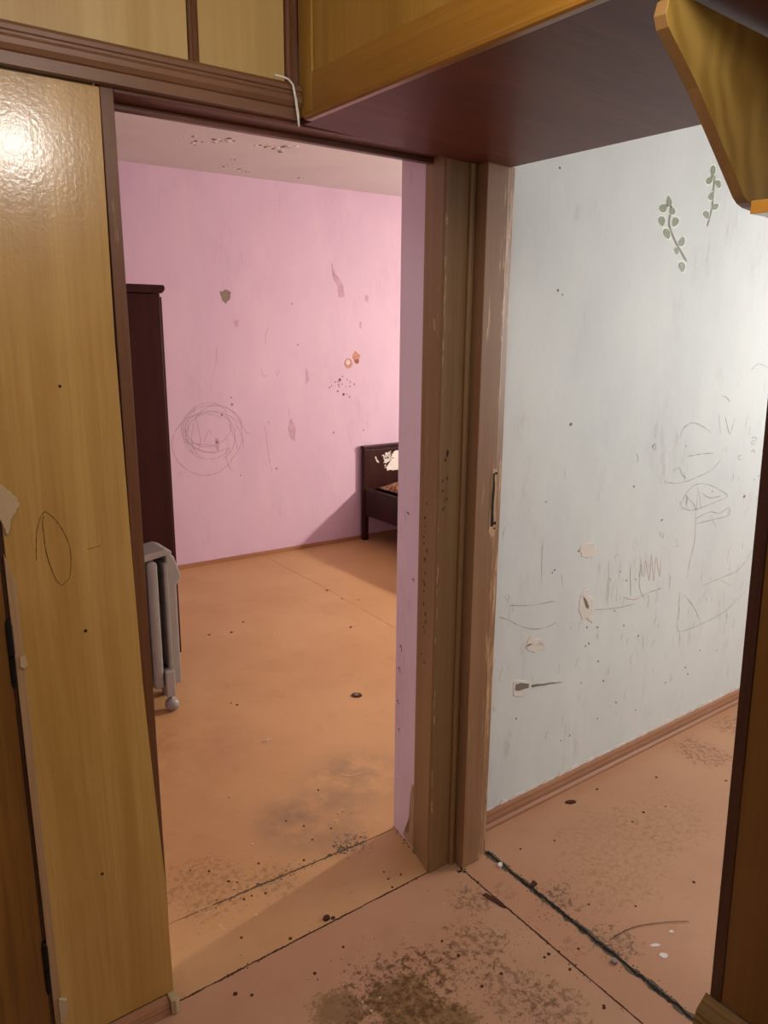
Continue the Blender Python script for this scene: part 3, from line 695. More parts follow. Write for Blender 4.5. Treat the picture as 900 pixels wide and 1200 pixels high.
marks(wall_back, 'pencil_scribble', 'pencil_pink', lambda mb: [BACK.ribbon(mb, l, 0.0042, 0.0006, 0.4) for l in MARKS['pink_lines']], 'faint round pencil scribbles')
for k, pts in enumerate(MARKS['pink_chips']):
    mb = MB()
    BACK.flake(mb, pts, 0.0014, rough=0.003)
    mb.build('bare_patch', 'chip_grey' if k == 0 else 'smudge', wall_back)
for pts in MARKS['pink_smudge']:
    mb = MB()
    BACK.flake(mb, pts, 0.0008, rough=0.004)
    mb.build('rubbed_patch', 'smudge', wall_back)
marks(wall_back, 'pitted_marks', 'pit_pink', lambda mb: [BACK.dot(mb, p, p[2] * 0.0054) for p in MARKS['pink_dots']], 'cluster of dark plum pits')
marks(wall_back, 'small_knocks', 'chip_grey', lambda mb: [BACK.dot(mb, p, p[2] * 0.0042) for p in MARKS['pink_specks']])

# marks on the pale wall
marks(wall_white, 'pencil_scribble', 'pencil', lambda mb: [WHITE.ribbon(mb, l, 0.0026, 0.0005, 0.6) for l in MARKS['white_lines']], 'grey pencil loops and strokes')
marks(wall_white, 'red_scribble', 'pencil_red', lambda mb: [WHITE.ribbon(mb, l, 0.0030, 0.0005, 0.6) for l in MARKS['white_red']], 'faded reddish zigzag scribble')
for pts in MARKS['white_chips']:
    mb = MB()
    WHITE.flake(mb, pts, 0.0016, rough=0.004)
    mb.build('bare_patch', 'chip_white', wall_white)
for pts in MARKS['white_dark']:
    mb = MB()
    WHITE.flake(mb, pts, 0.0024, rough=0.002, base=0.0005)
    mb.build('dark_gouge', 'soot', wall_white)
marks(wall_white, 'small_knocks', 'soot', lambda mb: [WHITE.dot(mb, p, p[2] * 0.0021) for p in MARKS['white_specks']])


rubs = ((2.27, 0.73, 0.09, 0.12), (2.12, 0.70, 0.05, 0.10), (2.62, 0.36, 0.07, 0.05), (2.85, 0.45, 0.05, 0.06))


def rubbed(mb):
    rnd = random.Random(9)
    for (x0, z0, sx, sz) in rubs:
        for _ in range(13):
            x, z = x0 + rnd.gauss(0, sx * 0.55), z0 + rnd.gauss(0, sz * 0.5)
            l = rnd.uniform(0.02, 0.10)
            WHITE.ribbon(mb, [(x, z), (x + rnd.uniform(-.008, .008), z + l * 0.5), (x + rnd.uniform(-.010, .010), z + l)], rnd.uniform(0.0008, 0.0016), 0.0002, 0.6)


marks(wall_white, 'rubbed_streaks', 'chalk_red', rubbed, 'faint reddish rubbed streaks')


def scratches(mb):
    rnd = random.Random(11)
    for _ in range(70):
        x = rnd.uniform(1.55, 3.0)
        z = rnd.choice([rnd.uniform(0.12, 0.75), rnd.uniform(0.3, 1.2)])
        l = rnd.uniform(0.01, 0.06)
        WHITE.ribbon(mb, [(x, z), (x + rnd.uniform(-.006, .006), z + l * 0.5), (x + rnd.uniform(-.012, .012), z + l)], rnd.uniform(0.0012, 0.0024), 0.0005, 0.5)


marks(wall_white, 'fine_scratches', 'pencil', scratches)
marks(ceil_pink, 'flaked_spots', 'soot', lambda mb: [Surface((0, 0, 2.5), (1, 0, 0), (0, 1, 0), (0, 0, -1)).dot(mb, p, p[2] * 0.0040, 0.002) for p in MARKS['ceil_chips']], 'dark flaked spots')
CEILS = Surface((0, 0, 2.5), (1, 0, 0), (0, 1, 0), (0, 0, -1))
marks(ceil_pink, 'curled_paint', 'chip_white', lambda mb: [CEILS.dot(mb, (p[0] + random.uniform(-.03, .03), p[1] + random.uniform(-.05, .05)), p[2] * 0.0040, 0.004) for p in MARKS['ceil_chips'] for _ in (0, 1)])

# ---------------------------------------------------------------- skirtings
q = [B0 - BD * 1.50, B0 + BD * 3.1, B0 + BD * 3.1 + BN * 0.014, B0 - BD * 1.50 + BN * 0.014]
struct(MB().prism([(p.x, p.y) for p in q], 'z', 0, 0.028).build('baseboard_back', 'skirt'), 'low brown skirting under the far pink wall')
# pale room: a stepped two-bead skirting
mb = MB().prism([(1.5555, 0), (1.533, 0), (1.533, 0.010), (1.540, 0.019), (1.544, 0.019), (1.544, 0.022), (1.538, 0.024), (1.538, 0.036), (1.543, 0.038), (1.543, 0.041), (1.540, 0.043), (1.542, 0.052), (1.5555, 0.055)], 'x', 1.485, 4.40)
struct(mb.build('baseboard_right', 'skirt'), 'salmon painted skirting with two grooves under the pale wall')
mb = MB()
rnd = random.Random(3)
x = 1.49
while x < 3.2:
    l = rnd.uniform(0.02, 0.09)
    mb.prism([(x, 0.053), (x + l, 0.053), (x + l * 0.8, 0.058 + rnd.uniform(0, .008)), (x + l * 0.3, 0.060 + rnd.uniform(0, .010))], 'y', 1.5535, 1.5565)
    x += l * rnd.uniform(0.8, 1.5)
tag(mb.build('crumbled_edge', 'chip_white', wall_white), kind='stuff')
# short skirting below the plywood panel at the left
mb = MB().prism([(1.4945, 0.001), (1.472, 0.001), (1.472, 0.014), (1.477, 0.017), (1.472, 0.020), (1.474, 0.034), (1.4945, 0.038)], 'x', -0.2, 0.476)
bl = struct(mb.build('baseboard_left', 'skirt'), 'small grooved skirting under the honey plywood panel')
MB().prism([(0.478, 1.4945), (0.478, 1.468), (0.488, 1.464), (0.499, 1.470), (0.4985, 1.4945)], 'z', 0.001, 0.040).build('end_block', 'filler', bl, bevel=0.003)
# skirting under the right-hand panel
mb = MB().prism([(1.4545, 0.001), (1.412, 0.001), (1.412, 0.040), (1.417, 0.046), (1.414, 0.052), (1.414, 0.058), (1.420, 0.064), (1.418, 0.070), (1.424, 0.078), (1.436, 0.086), (1.4545, 0.100)], 'y', -1.2, 0.724)
struct(mb.build('baseboard_near', 'skirt_wood'), 'ochre grooved skirting at the foot of the right-hand panel')

# ---------------------------------------------------------------- doorway into the pink room
d1 = empty('door_1', (0.90, 1.55, 0))
struct(d1, 'open doorway into the pink room, red-brown lining on the left and brown post on the right')
MB().prism([(0.470, 0.002), (0.470, 1.985), (0.494, 1.985), (0.4945, 0.235), (0.4925, 0.205), (0.4935, 0.180), (0.486, 0.150), (0.481, 0.04), (0.476, 0.002)], 'y', 1.4965, 1.607).build('jamb', 'redbrown_z', d1, bevel=0.0015)
MB().prism([(1.2700, 1.4965), (1.2900, 1.572), (1.2985, 1.574), (1.3035, 1.608), (1.3640, 1.608), (1.3640, 1.4965)], 'z', 0.002, 1.985).build('jamb', 'post_side', d1, bevel=0.0015)
MB().box(0.495, 1.300, 1.497, 1.607, 1.970, 2.030).build('header', 'redbrown', d1, bevel=0.002)
MB().box(0.495, 1.290, 1.555, 1.575, 1.958, 1.9695).build('door_stop', 'redbrown', d1, bevel=0.002)
MB().box(1.2710, 1.3440, 1.4885, 1.4960, 0.002, 1.975).build('casing', 'post_face', d1, bevel=0.002)
MB().prism([(1.3455, 1.496), (1.3455, 1.484), (1.350, 1.478), (1.357, 1.478), (1.3615, 1.484), (1.3615, 1.496)], 'z', 0.002, 1.972).build('bead', 'post_face', d1)
FACE_A = Surface((1.2700, 1.4965, 0), Vector((0.0200, 0.0755, 0)).normalized(), (0, 0, 1), Vector((-0.0755, 0.0200, 0)).normalized())
rnd = random.Random(21)


def chips_on(surf, srange, zs, count, size, mat, name, parent, tall=2.2, h=0.0012):
    mb = MB()
    for _ in range(count):
        s, z = rnd.uniform(*srange), rnd.uniform(*zs)
        a, b = size * rnd.uniform(0.4, 1.2), size * tall * rnd.uniform(0.4, 1.3)
        pts = [(s + a * math.cos(t) * rnd.uniform(0.7, 1.2), z + b * math.sin(t) * rnd.uniform(0.7, 1.2)) for t in [k * math.pi / 4 for k in range(8)]]
        surf.flake(mb, pts, h)
    o = mb.build(name, mat, parent)
    tag(o, kind='stuff')
    return o


chips_on(FACE_A, (0.003, 0.074), (0.3, 1.9), 20, 0.0018, 'raw', 'paint_chips', d1, 2.5, 0.0005)
chips_on(FACE_A, (0.048, 0.074), (0.62, 1.12), 22, 0.0022, 'edge_dark', 'gnawed_edge', d1, 2.5)
chips_on(Surface((1.2710, 1.4885, 0), (1, 0, 0), (0, 0, 1), (0, -1, 0)), (0.001, 0.006), (0.15, 1.9), 30, 0.0012, 'raw', 'edge_wear', d1, 14.0, 0.0005)
chips_on(Surface((1.2710, 1.4885, 0), (1, 0, 0), (0, 0, 1), (0, -1, 0)), (0.012, 0.030), (1.10, 1.26), 16, 0.0022, 'edge_dark', 'dark_scuffs', d1, 2.2)

mb = MB()
FACE_A.flake(mb, [(0.030, 1.560), (0.038, 1.566), (0.042, 1.585), (0.036, 1.592), (0.031, 1.580)], 0.0010, rough=0.001)
mb.build('paint_chip', 'raw', d1)
REVEAL = Surface((1.3055, 1.609, 0), Vector((0.0165, 0.121, 0)).normalized(), (0, 0, 1), Vector((-0.121, 0.0165, 0)).normalized())
mb = MB()
REVEAL.flake(mb, [(0.001, 0.004), (0.060, 0.004), (0.050, 0.020), (0.022, 0.035), (0.018, 0.09), (0.020, 0.15), (0.012, 0.21), (0.001, 0.22)], 0.0022, rough=0.003)
mb.build('bare_patch', 'filler', wall_front)
mb = MB()
for (s, z, l) in ((0.085, 0.62, 0.03), (0.095, 0.55, 0.02), (0.100, 0.44, 0.018), (0.02, 0.86, 0.012), (0.055, 1.05, 0.010), (0.09, 0.35, 0.014)):
    REVEAL.ribbon(mb, [(s, z), (s + 0.006, z + l * 0.6), (s + 0.012, z + l * 0.4)], 0.004, 0.0006)
tag(mb.build('small_knocks', 'pit_pink', wall_front), kind='stuff')

# ---------------------------------------------------------------- doorway into the pale room
d2 = empty('door_2', (1.42, 1.08, 0))
struct(d2, 'open doorway into the pale room, worn brown frame post at its left')
MB().prism([(1.3655, 1.447), (1.4380, 1.447), (1.4380, 1.459), (1.4720, 1.462), (1.4720, 1.554), (1.3655, 1.554)], 'z', 0.002, 1.958).build('jamb', 'post_door', d2, bevel=0.0018)
MB().box(1.4735, 1.4830, 1.475, 1.554, 0.002, 1.950).build('casing', 'casing_red', d2, bevel=0.0015)
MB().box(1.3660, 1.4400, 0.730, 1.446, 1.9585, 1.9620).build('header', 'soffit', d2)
FACE_C = Surface((1.3655, 1.447, 0), (1, 0, 0), (0, 0, 1), (0, -1, 0))
mb = MB()
FACE_C.flake(mb, [(0.056, 1.200), (0.064, 1.206), (0.072, 1.200), (0.073, 1.10), (0.072, 1.02), (0.060, 1.015), (0.050, 1.03), (0.052, 1.09), (0.054, 1.15)], 0.0014, rough=0.002)
mb.build('splintered_patch', 'raw', d2)
mb = MB()
FACE_C.flake(mb, [(0.058, 1.192), (0.063, 1.196), (0.066, 1.15), (0.064, 1.10), (0.066, 1.045), (0.056, 1.045), (0.055, 1.10), (0.057, 1.15)], 0.0026, rough=0.001, base=0.0010)
mb.build('latch_slot', 'black_iron', d2)
for (s, z, r) in ((0.069, 1.192, 0.0045), (0.0715, 1.055, 0.0050), (0.070, 1.040, 0.0030)):
    mb = MB()
    FACE_C.dot(mb, (s, z), r, 0.0030)
    mb.build('nail_hole', 'black_iron', d2)

# ---------------------------------------------------------------- dark door at far left with its hinges
d3 = empty('door_3', (-0.16, 1.51, 0))
struct(d3, 'closed dark honey-brown door at the far left beside the plywood panel')
MB().box(-0.56, 0.229, 1.500, 1.5165, 0.012, 1.972).build('leaf', 'leaf_left', d3, bevel=0.002)
MB().box(0.2295, 0.2380, 1.5000, 1.5185, 0.004, 1.974).build('jamb', 'edge_dark', d3)  # dark filler strip, its colour stands in for the black shade of the gap
for z0, z1 in ((0.895, 1.020), (0.190, 0.305)):
    hg = MB()
    hg.tube([(0.2315, 1.496, z0), (0.2315, 1.496, (z0 + z1) / 2 - 0.002)], 0.0060, 10)
    hg.tube([(0.2315, 1.496, (z0 + z1) / 2 + 0.002), (0.2315, 1.496, z1)], 0.0068, 10)
    hg.lathe([(0.002, 0.010), (0.006, 0.006), (0.006, 0.0)], 0.2315, 1.496, z1, seg=10)
    hg.box(0.225, 0.2315, 1.4970, 1.4995, z0 + 0.004, z1 - 0.004)
    hg.build('hinge', 'black_iron', d3, bevel=0)

# ---------------------------------------------------------------- honey plywood panel at left
pp = empty('plywood_panel', (0.36, 1.495, 0.04))
tag(pp, 'honey varnished plywood panel with pencil loop, between dark door and pink doorway', 'panel')
MB().prism([(0.2385, 0.040), (0.4945, 0.040), (0.4925, 0.335), (0.4815, 0.589), (0.4725, 0.835), (0.4685, 1.15), (0.4650, 1.536), (0.4690, 1.974), (0.2385, 1.974)], 'y', 1.4945, 1.5135).build('board', 'honey', pp, bevel=0.0012)
LEFT = Surface((0, 1.4945, 0), (1, 0, 0), (0, 0, 1), (0, -1, 0))
MB().prism([(0.2350, 0.040), (0.2520, 0.040), (0.2490, 0.60), (0.2510, 1.10), (0.2350, 1.16)], 'y', 1.4915, 1.4943).build('edge_strip', 'raw_dull', pp, bevel=0.001)
mb = MB()
for l in MARKS['left_loop']:
    LEFT.ribbon(mb, l, 0.0016, 0.0004, 0.4)
tag(mb.build('pencil_loop', 'pencil_wood', pp), 'long thin pencil loop', kind='stuff')
for p in MARKS['left_dots']:
    mb = MB()
    LEFT.dot(mb, p, 0.0032, 0.0016)
    mb.build('nail_hole', 'black_iron', pp)
for k, pts in enumerate(MARKS['plaster']):
    mb = MB()
    LEFT.flake(mb, pts, 0.0075, rough=0.0016, base=0.0006)
    tag(mb.build('plaster_smear', 'filler', pp), 'lump of hardened filler')
mb = MB()
for (sx, sz, a, b) in ((0.452, 1.945, .003, .004), (0.4515, 1.960, .005, .003), (0.430, 1.966, .006, .002), (0.395, 1.87, .004, .02), (0.350, 1.88, .003, .012)):
    LEFT.flake(mb, [(sx + a * math.cos(t), sz + b * math.sin(t)) for t in [k * math.pi / 4 for k in range(8)]], 0.0006)
tag(mb.build('splinters', 'honey_pale', pp), kind='stuff')

# ---------------------------------------------------------------- moulded trim above door and panel
tr = MB().prism([(1.4965, 1.977), (1.4740, 1.977), (1.4740, 1.996), (1.4690, 1.998), (1.4640, 2.006), (1.4640, 2.015), (1.4690, 2.021), (1.4690, 2.025), (1.4655, 2.027), (1.4655, 2.034), (1.4720, 2.041), (1.4965, 2.043)], 'x', -0.93, 0.8635).build('trim_1', 'trim')
struct(tr, 'stepped red-brown moulding running over the plywood panel and doorway')

# ---------------------------------------------------------------- cupboard over the doorway
oc = empty('overhead_cupboard', (0.3, 1.50, 2.045))
tag(oc, 'high cupboard with pale varnished plywood doors above the doorway moulding', 'cupboard')
for (x0, x1) in ((-0.92, -0.02), (-0.01, 0.6375), (0.6580, 0.8415)):
    MB().box(x0, x1, 1.4945, 1.5130, 2.045, 2.490).build('door_panel', 'honey_pale', oc, bevel=0.001)
for xm in (-0.0195, 0.6385):
    mb = MB().prism([(xm, 1.513), (xm, 1.489), (xm + 0.004, 1.486), (xm + 0.008, 1.489), (xm + 0.0105, 1.489), (xm + 0.014, 1.486), (xm + 0.0185, 1.489), (xm + 0.0185, 1.513)], 'z', 2.044, 2.490)
    if xm > 0:
        mb.build('mullion', 'redbrown_z', oc)
mb = MB().prism([(0.8425, 1.513), (0.8425, 1.486), (0.847, 1.482), (0.853, 1.486), (0.855, 1.486), (0.858, 1.482), (0.8640, 1.482), (0.8640, 1.513)], 'z', 2.044, 2.490)
mb.build('stile', 'redbrown_z', oc)

# ---------------------------------------------------------------- big overhead cabinet across the corner
ob = empty('overhead_cabinet', (1.15, 0.9, 1.97))
tag(ob, 'golden-brown overhead cabinet with oxblood underside, hung across the hallway corner', 'cabinet')
MB().box(0.8655, 0.8860, 1.4300, 1.4800, 1.9830, 2.490).build('stile', 'gold_z', ob, bevel=0.0012)
MB().box(0.8655, 0.8860, 0.30, 1.4290, 1.9850, 2.0560).build('bottom_rail', 'gold', ob, bevel=0.0012)
MB().box(0.8700, 0.8860, 0.86, 1.4285, 2.0570, 2.480).build('door_panel', 'gold_z', ob, bevel=0.001)
MB().box(0.8700, 0.8860, 0.30, 0.858, 2.0570, 2.480).build('door_panel', 'gold_z', ob, bevel=0.001)
MB().prism([(0.8625, 1.9845), (0.8600, 1.9800), (0.8610, 1.9745), (0.8660, 1.9720), (0.8790, 1.9720), (0.8790, 1.9845)], 'y', 0.30, 1.4540).build('edge_moulding', 'gold', ob)
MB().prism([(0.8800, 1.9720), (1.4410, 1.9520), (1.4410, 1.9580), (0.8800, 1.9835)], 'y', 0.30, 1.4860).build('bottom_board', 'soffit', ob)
MB().box(0.8870, 1.4430, 0.30, 0.315, 1.99, 2.485).build('side_panel', 'gold_z', ob)

# ---------------------------------------------------------------- right-hand plywood panel
rp = empty('plywood_panel', (1.463, 0.0, 0.10))
tag(rp, 'amber-brown plywood panel with dark edge strip, standing right of the pale room doorway', 'panel')
MB().prism([(-1.2, 0.102), (0.690, 0.102), (0.7135, 1.04), (0.735, 1.94), (-1.2, 1.94)], 'x', 1.4560, 1.4725).build('board', 'leaf_right', rp, bevel=0.001)
MB().prism([(0.688, 0.102), (0.7130, 0.102), (0.7385, 1.04), (0.762, 1.94), (0.736, 1.94), (0.7145, 1.04)], 'x', 1.4515, 1.4735).build('edge_strip', 'edge_dark', rp, bevel=0.0015)

# ---------------------------------------------------------------- wall shelf at upper right
ws = empty('wall_shelf', (1.45, 0.2, 1.70))
tag(ws, 'varnished plywood wall shelf with slanted end panel, high on the right', 'shelf')
sp = [(1.452, 1.9440), (0.898, 1.9600), (0.8825, 1.9500), (0.8775, 1.9330), (0.8850, 1.9200), (0.9590, 1.8660), (1.0350, 1.8000), (1.0930, 1.7490), (1.1050, 1.7420), (1.1200, 1.7380), (1.452, 1.7060)]
mb = MB().prism(sp, 'y', 0.632, 0.650)
# the cut edge is banded: the side faces take the second material
mb.m = [0, 0] + [1] * len(sp)
mb.build('end_panel', ['shelf', 'shelf_edge'], ws, bevel=0.0012)
mb = MB().prism(sp, 'y', -0.27, -0.252)
mb.m = [0, 0] + [1] * len(sp)
mb.build('end_panel', ['shelf', 'shelf_edge'], ws, bevel=0.0012)
MB().box(1.108, 1.445, -0.250, 0.630, 1.7265, 1.7445).build('shelf_board', 'shelf_board', ws, bevel=0.0012)
MB().box(1.4460, 1.4540, -0.250, 0.630, 1.746, 1.93).build('back_board', 'shelf', ws)

# ---------------------------------------------------------------- loose white wire over the moulding
wp = [(0.800, 1.4600, 2.0445), (0.818, 1.4585, 2.0435), (0.829, 1.4575, 2.0415), (0.8385, 1.4570, 2.0330), (0.8440, 1.4570, 2.0100), (0.8490, 1.4570, 1.9800), (0.8515, 1.4580, 1.9590)]
wire = MB().tube(wp, [0.0018, 0.0019, 0.002, 0.0022, 0.0026, 0.0027, 0.0020], 8).build('loose_wire', 'cable', smooth=True)
tag(wire, 'short white wire hooked over the moulding beside the overhead cabinet', 'wire')

# ---------------------------------------------------------------- wardrobe
wd = empty('wardrobe', (0.76, 3.45, 0))
tag(wd, 'tall dark mahogany wardrobe against the left side of the pink room', 'wardrobe')
MB().box(0.305, 1.1930, 3.200, 3.760, 0.085, 1.7020).build('carcass', 'mahogany', wd, bevel=0.004)
MB().prism([(0.290, 1.703), (1.1980, 1.703), (1.2080, 1.714), (1.2120, 1.724), (1.2060, 1.736), (0.290, 1.736)], 'y', 3.184, 3.775).build('cornice', 'mahogany', wd, bevel=0.003)
MB().box(0.320, 1.180, 3.214, 3.745, 0.002, 0.084).build('plinth', 'mahogany', wd, bevel=0.003)
for y0, y1 in ((3.215, 3.475), (3.485, 3.745)):
    dr = MB().box(1.194, 1.2060, y0, y1, 0.10, 1.69).build('door', 'mahogany', wd, bevel=0.003)
    kn = MB().lathe([(0.004, 0.0), (0.004, 0.008), (0.010, 0.014), (0.009, 0.022), (0.003, 0.025)], 1.2065, (3.455 if y0 < 3.3 else 3.505), 0.90, axis='x', seg=12).build('knob', 'brass', dr, smooth=True)

# ---------------------------------------------------------------- oil radiator
rd = empty('oil_radiator', (0.95, 2.97, 0))
tag(rd, 'grey oil-filled radiator on ball castors standing in front of the wardrobe', 'radiator')


def rounded(x0, x1, y0, y1, z0, z1, r, mat, name, parent):
    return MB().box(x0, x1, y0, y1, z0, z1).build(name, mat, parent, bevel=r, smooth=False, segs=3)


for k in range(5):
    xc = 0.765 + k * 0.0545
    rounded(xc - 0.021, xc + 0.021, 2.885, 3.045, 0.105, 0.655, 0.017, 'grey_metal', 'fin', rd)
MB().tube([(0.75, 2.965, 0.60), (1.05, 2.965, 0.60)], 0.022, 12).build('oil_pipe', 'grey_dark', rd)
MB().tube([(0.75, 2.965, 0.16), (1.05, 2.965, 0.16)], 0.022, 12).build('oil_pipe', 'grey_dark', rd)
rounded(1.030, 1.0465, 2.893, 3.045, 0.185, 0.640, 0.006, 'grey_metal', 'end_plate', rd)
hp = [(1.0475, 0.100), (1.0870, 0.100), (1.0880, 0.535), (1.1090, 0.560), (1.1060, 0.585), (1.0840, 0.655), (1.0700, 0.672), (1.0475, 0.676)]
MB().prism(hp, 'y', 2.915, 3.055).build('control_housing', 'grey_plastic', rd, bevel=0.007, segs=3)
MB().prism([(0.935, 0.6575), (1.068, 0.6775), (1.066, 0.690), (1.040, 0.700), (0.955, 0.690), (0.935, 0.672)], 'y', 2.890, 3.045).build('top_cap', 'grey_plastic', rd, bevel=0.006)
br = rounded(1.008, 1.046, 2.878, 2.925, 0.066, 0.180, 0.006, 'grey_plastic', 'bracket', rd)
rounded(1.008, 1.046, 3.010, 3.050, 0.060, 0.100, 0.006, 'grey_plastic', 'bracket', rd)
for (cx, cy) in ((1.030, 2.890), (1.074, 3.052)):
    c = MB().lathe([(0.004, 0.0), (0.017, 0.004), (0.027, 0.015), (0.030, 0.029), (0.027, 0.043), (0.017, 0.054), (0.006, 0.058), (0.006, 0.066)], cx, cy, 0.0, seg=18).build('castor', 'grey_metal', rd, smooth=True)
for (xx, yy, zz, r) in ((1.1010, 2.990, 0.215, 0.009), (1.1000, 3.000, 0.110, 0.008)):
    MB().lathe([(r * 0.6, 0), (r, 0.004), (r, 0.008), (r * 0.4, 0.011)], xx - 0.0125, yy, zz, axis='x', seg=10).build('screw_cap', 'brass', rd, smooth=True)

# ---------------------------------------------------------------- bed
bd = empty('bed', (3.70, 3.70, 0))
tag(bd, 'dark mahogany bed with torn white paper on its headboard, by the far pink wall', 'bed')
BH = 4.636


def leg(x, y, z1, name='leg'):
    return MB().prism([(x - 0.020, y - 0.020), (x + 0.020, y - 0.020), (x + 0.020, y + 0.020), (x - 0.020, y + 0.020)], 'z', 0.0, z1).build(name, 'mahogany', bd, bevel=0.004)


for x in (3.240, 4.130):
    leg(x, BH + 0.012, 0.700)
    leg(x, 2.68, 0.46)
MB().box(3.262, 4.108, BH, BH + 0.022, 0.24, 0.690).build('headboard', 'mahogany', bd, bevel=0.003)
MB().box(3.212, 4.158, BH - 0.012, BH + 0.036, 0.7005, 0.724).build('top_rail', 'mahogany', bd, bevel=0.004)
MB().box(3.262, 4.108, 2.67, 2.692, 0.20, 0.45).build('footboard', 'mahogany', bd, bevel=0.003)
for x in (3.226, 4.118):
    MB().box(x, x + 0.026, 2.701, BH - 0.01, 0.195, 0.405).build('side_rail', 'mahogany', bd, bevel=0.003)
MB().box(3.256, 4.115, 2.72, BH - 0.03, 0.235, 0.395).build('mattress', 'mattress', bd, bevel=0.025, segs=3)
HB = Surface((0, BH, 0), (1, 0, 0), (0, 0, 1), (0, -1, 0))
mb = MB()
HB.flake(mb, [(3.402, 0.620), (3.384, 0.636), (3.410, 0.640), (3.42, 0.660), (3.435, 0.648), (3.46, 0.664), (3.475, 0.652), (3.50, 0.660), (3.56, 0.668), (3.66, 0.655), (3.69, 0.60), (3.62, 0.53), (3.52, 0.520), (3.45, 0.518), (3.41, 0.538), (3.425, 0.565), (3.396, 0.580), (3.412, 0.600)], 0.002, rough=0.012)
HB.flake(mb, [(3.318, 0.632), (3.328, 0.640), (3.342, 0.612), (3.362, 0.592), (3.356, 0.584), (3.338, 0.596)], 0.002, rough=0.003)
tag(mb.build('torn_paper', 'paper', bd), 'torn white paper remnant', kind='stuff')
mb = MB()
for (s, z) in ((3.44, 0.622), (3.475, 0.637), (3.49, 0.612)):
    HB.dot(mb, (s, z), 0.006, 0.0032)
tag(mb.build('paper_holes', 'mahogany', bd), kind='stuff')
cu = MB()
n, m = 12, 8
cx0, cx1, cy0, cy1 = 3.285, 3.72, 4.14, 4.56
vs, fs = [], []
for side in (0, 1):
    for i in range(n + 1):
        for j in range(m + 1):
            u, v = i / n, j / m
            e = (1 - abs(2 * u - 1) ** 3) * (1 - abs(2 * v - 1) ** 3)
            z = 0.4 + (0.018 + 0.062 * e + 0.008 * math.sin(7 * u + 4 * v) * e if side else 0.017 - 0.014 * e)
            vs.append((cx0 + (cx1 - cx0) * u, cy0 + (cy1 - cy0) * v, z))
N1 = (n + 1) * (m + 1)
for side in (0, 1):
    for i in range(n):
        for j in range(m):
            a = side * N1 + i * (m + 1) + j
            fs.append((a, a + 1, a + m + 2, a + m + 1))
rim = [i * (m + 1) for i in range(n + 1)] + [n * (m + 1) + j for j in range(1, m + 1)] + [i * (m + 1) + m for i in range(n - 1, -1, -1)] + [j for j in range(m - 1, 0, -1)]
for k in range(len(rim)):
    a, b = rim[k], rim[(k + 1) % len(rim)]
    fs.append((a, b, b + N1, a + N1))
cush = cu.add(vs, fs).build('cushion', 'fabric', smooth=True)
tag(cush, 'brown and cream patterned cushion lying on the dark bed', 'cushion')

# ---------------------------------------------------------------- stickers
def sprig(key, label, stem_w):
    leaves, stem = MARKS[key]
    c = [sum(p[i] for p in stem) / len(stem) for i in (0, 1)]
    root = empty('leaf_sticker', WHITE.at(c))
    tag(root, label, 'sticker', 'leafy sprig wall stickers')
    mb = MB()
    WHITE.ribbon(mb, stem, stem_w, 0.0014)
    mb.build('stem', 'stalk', root)
    for l in leaves:
        cx, cy = sum(p[0] for p in l) / len(l), sum(p[1] for p in l) / len(l)
        rim = [(cx + (p[0] - cx) * 1.28, cy + (p[1] - cy) * 1.28) for p in l]
        mb = MB()
        WHITE.flake(mb, rim, 0.0008)
        b = mb.build('sticker_rim', 'leaf_rim', root)
        mb = MB()
        WHITE.flake(mb, l, 0.0018, base=0.0009)
        mb.build('leaf', 'leaf_green', b)
    return root


sprig('sprig1', 'lower-hanging sage leaf sprig sticker, whole and leaning, on the pale wall', 0.006)
sprig('sprig2', 'sage leaf sprig sticker on the pale wall, partly hidden behind the shelf end', 0.006)
mb = MB()
BACK.flake(mb, MARKS['stk_house'], 0.003)
hs = mb.build('wall_sticker', 'orange_sticker')
tag(hs, 'small pointed orange sticker on the far pink wall', 'sticker')
pts = MARKS['stk_house']
cx, cy = sum(p[0] for p in pts) / len(pts), sum(p[1] for p in pts) / len(pts)
mb = MB()
BACK.flake(mb, [(cx + (p[0] - cx) * 0.6 + 0.004, cy + (p[1] - cy) * 0.35 - 0.022) for p in pts], 0.0045, base=0.0031)
mb.build('brown_patch', 'brown_ink', hs)
mb = MB()
BACK.flake(mb, MARKS['stk_ball'], 0.003)
bs = mb.build('wall_sticker', 'pink_sticker')
tag(bs, 'small round dusty-rose sticker on the far pink wall, below the orange one', 'sticker')
pts = MARKS['stk_ball']
cx, cy = sum(p[0] for p in pts) / len(pts), sum(p[1] for p in pts) / len(pts)
mb = MB()
BACK.flake(mb, [(cx - 0.006 + (p[0] - cx) * 0.5, cy + 0.008 + (p[1] - cy) * 0.5) for p in pts], 0.0042, base=0.0031)
ib = mb.build('pale_centre', 'chip_white', bs)
mb = MB()
BACK.dot(mb, (cx - 0.008, cy + 0.014), 0.005, 0.0054)
mb.build('dark_dot', 'brown_ink', ib)

# ---------------------------------------------------------------- bits on the floor
FL = Surface((0, 0, 0), (1, 0, 0), (0, 1, 0), (0, 0, 1))


def fl_size(p, r):
    return max(0.0012, r * 0.75 * math.sqrt(p[0] ** 2 + p[1] ** 2 + 1.56 ** 2) / 900)


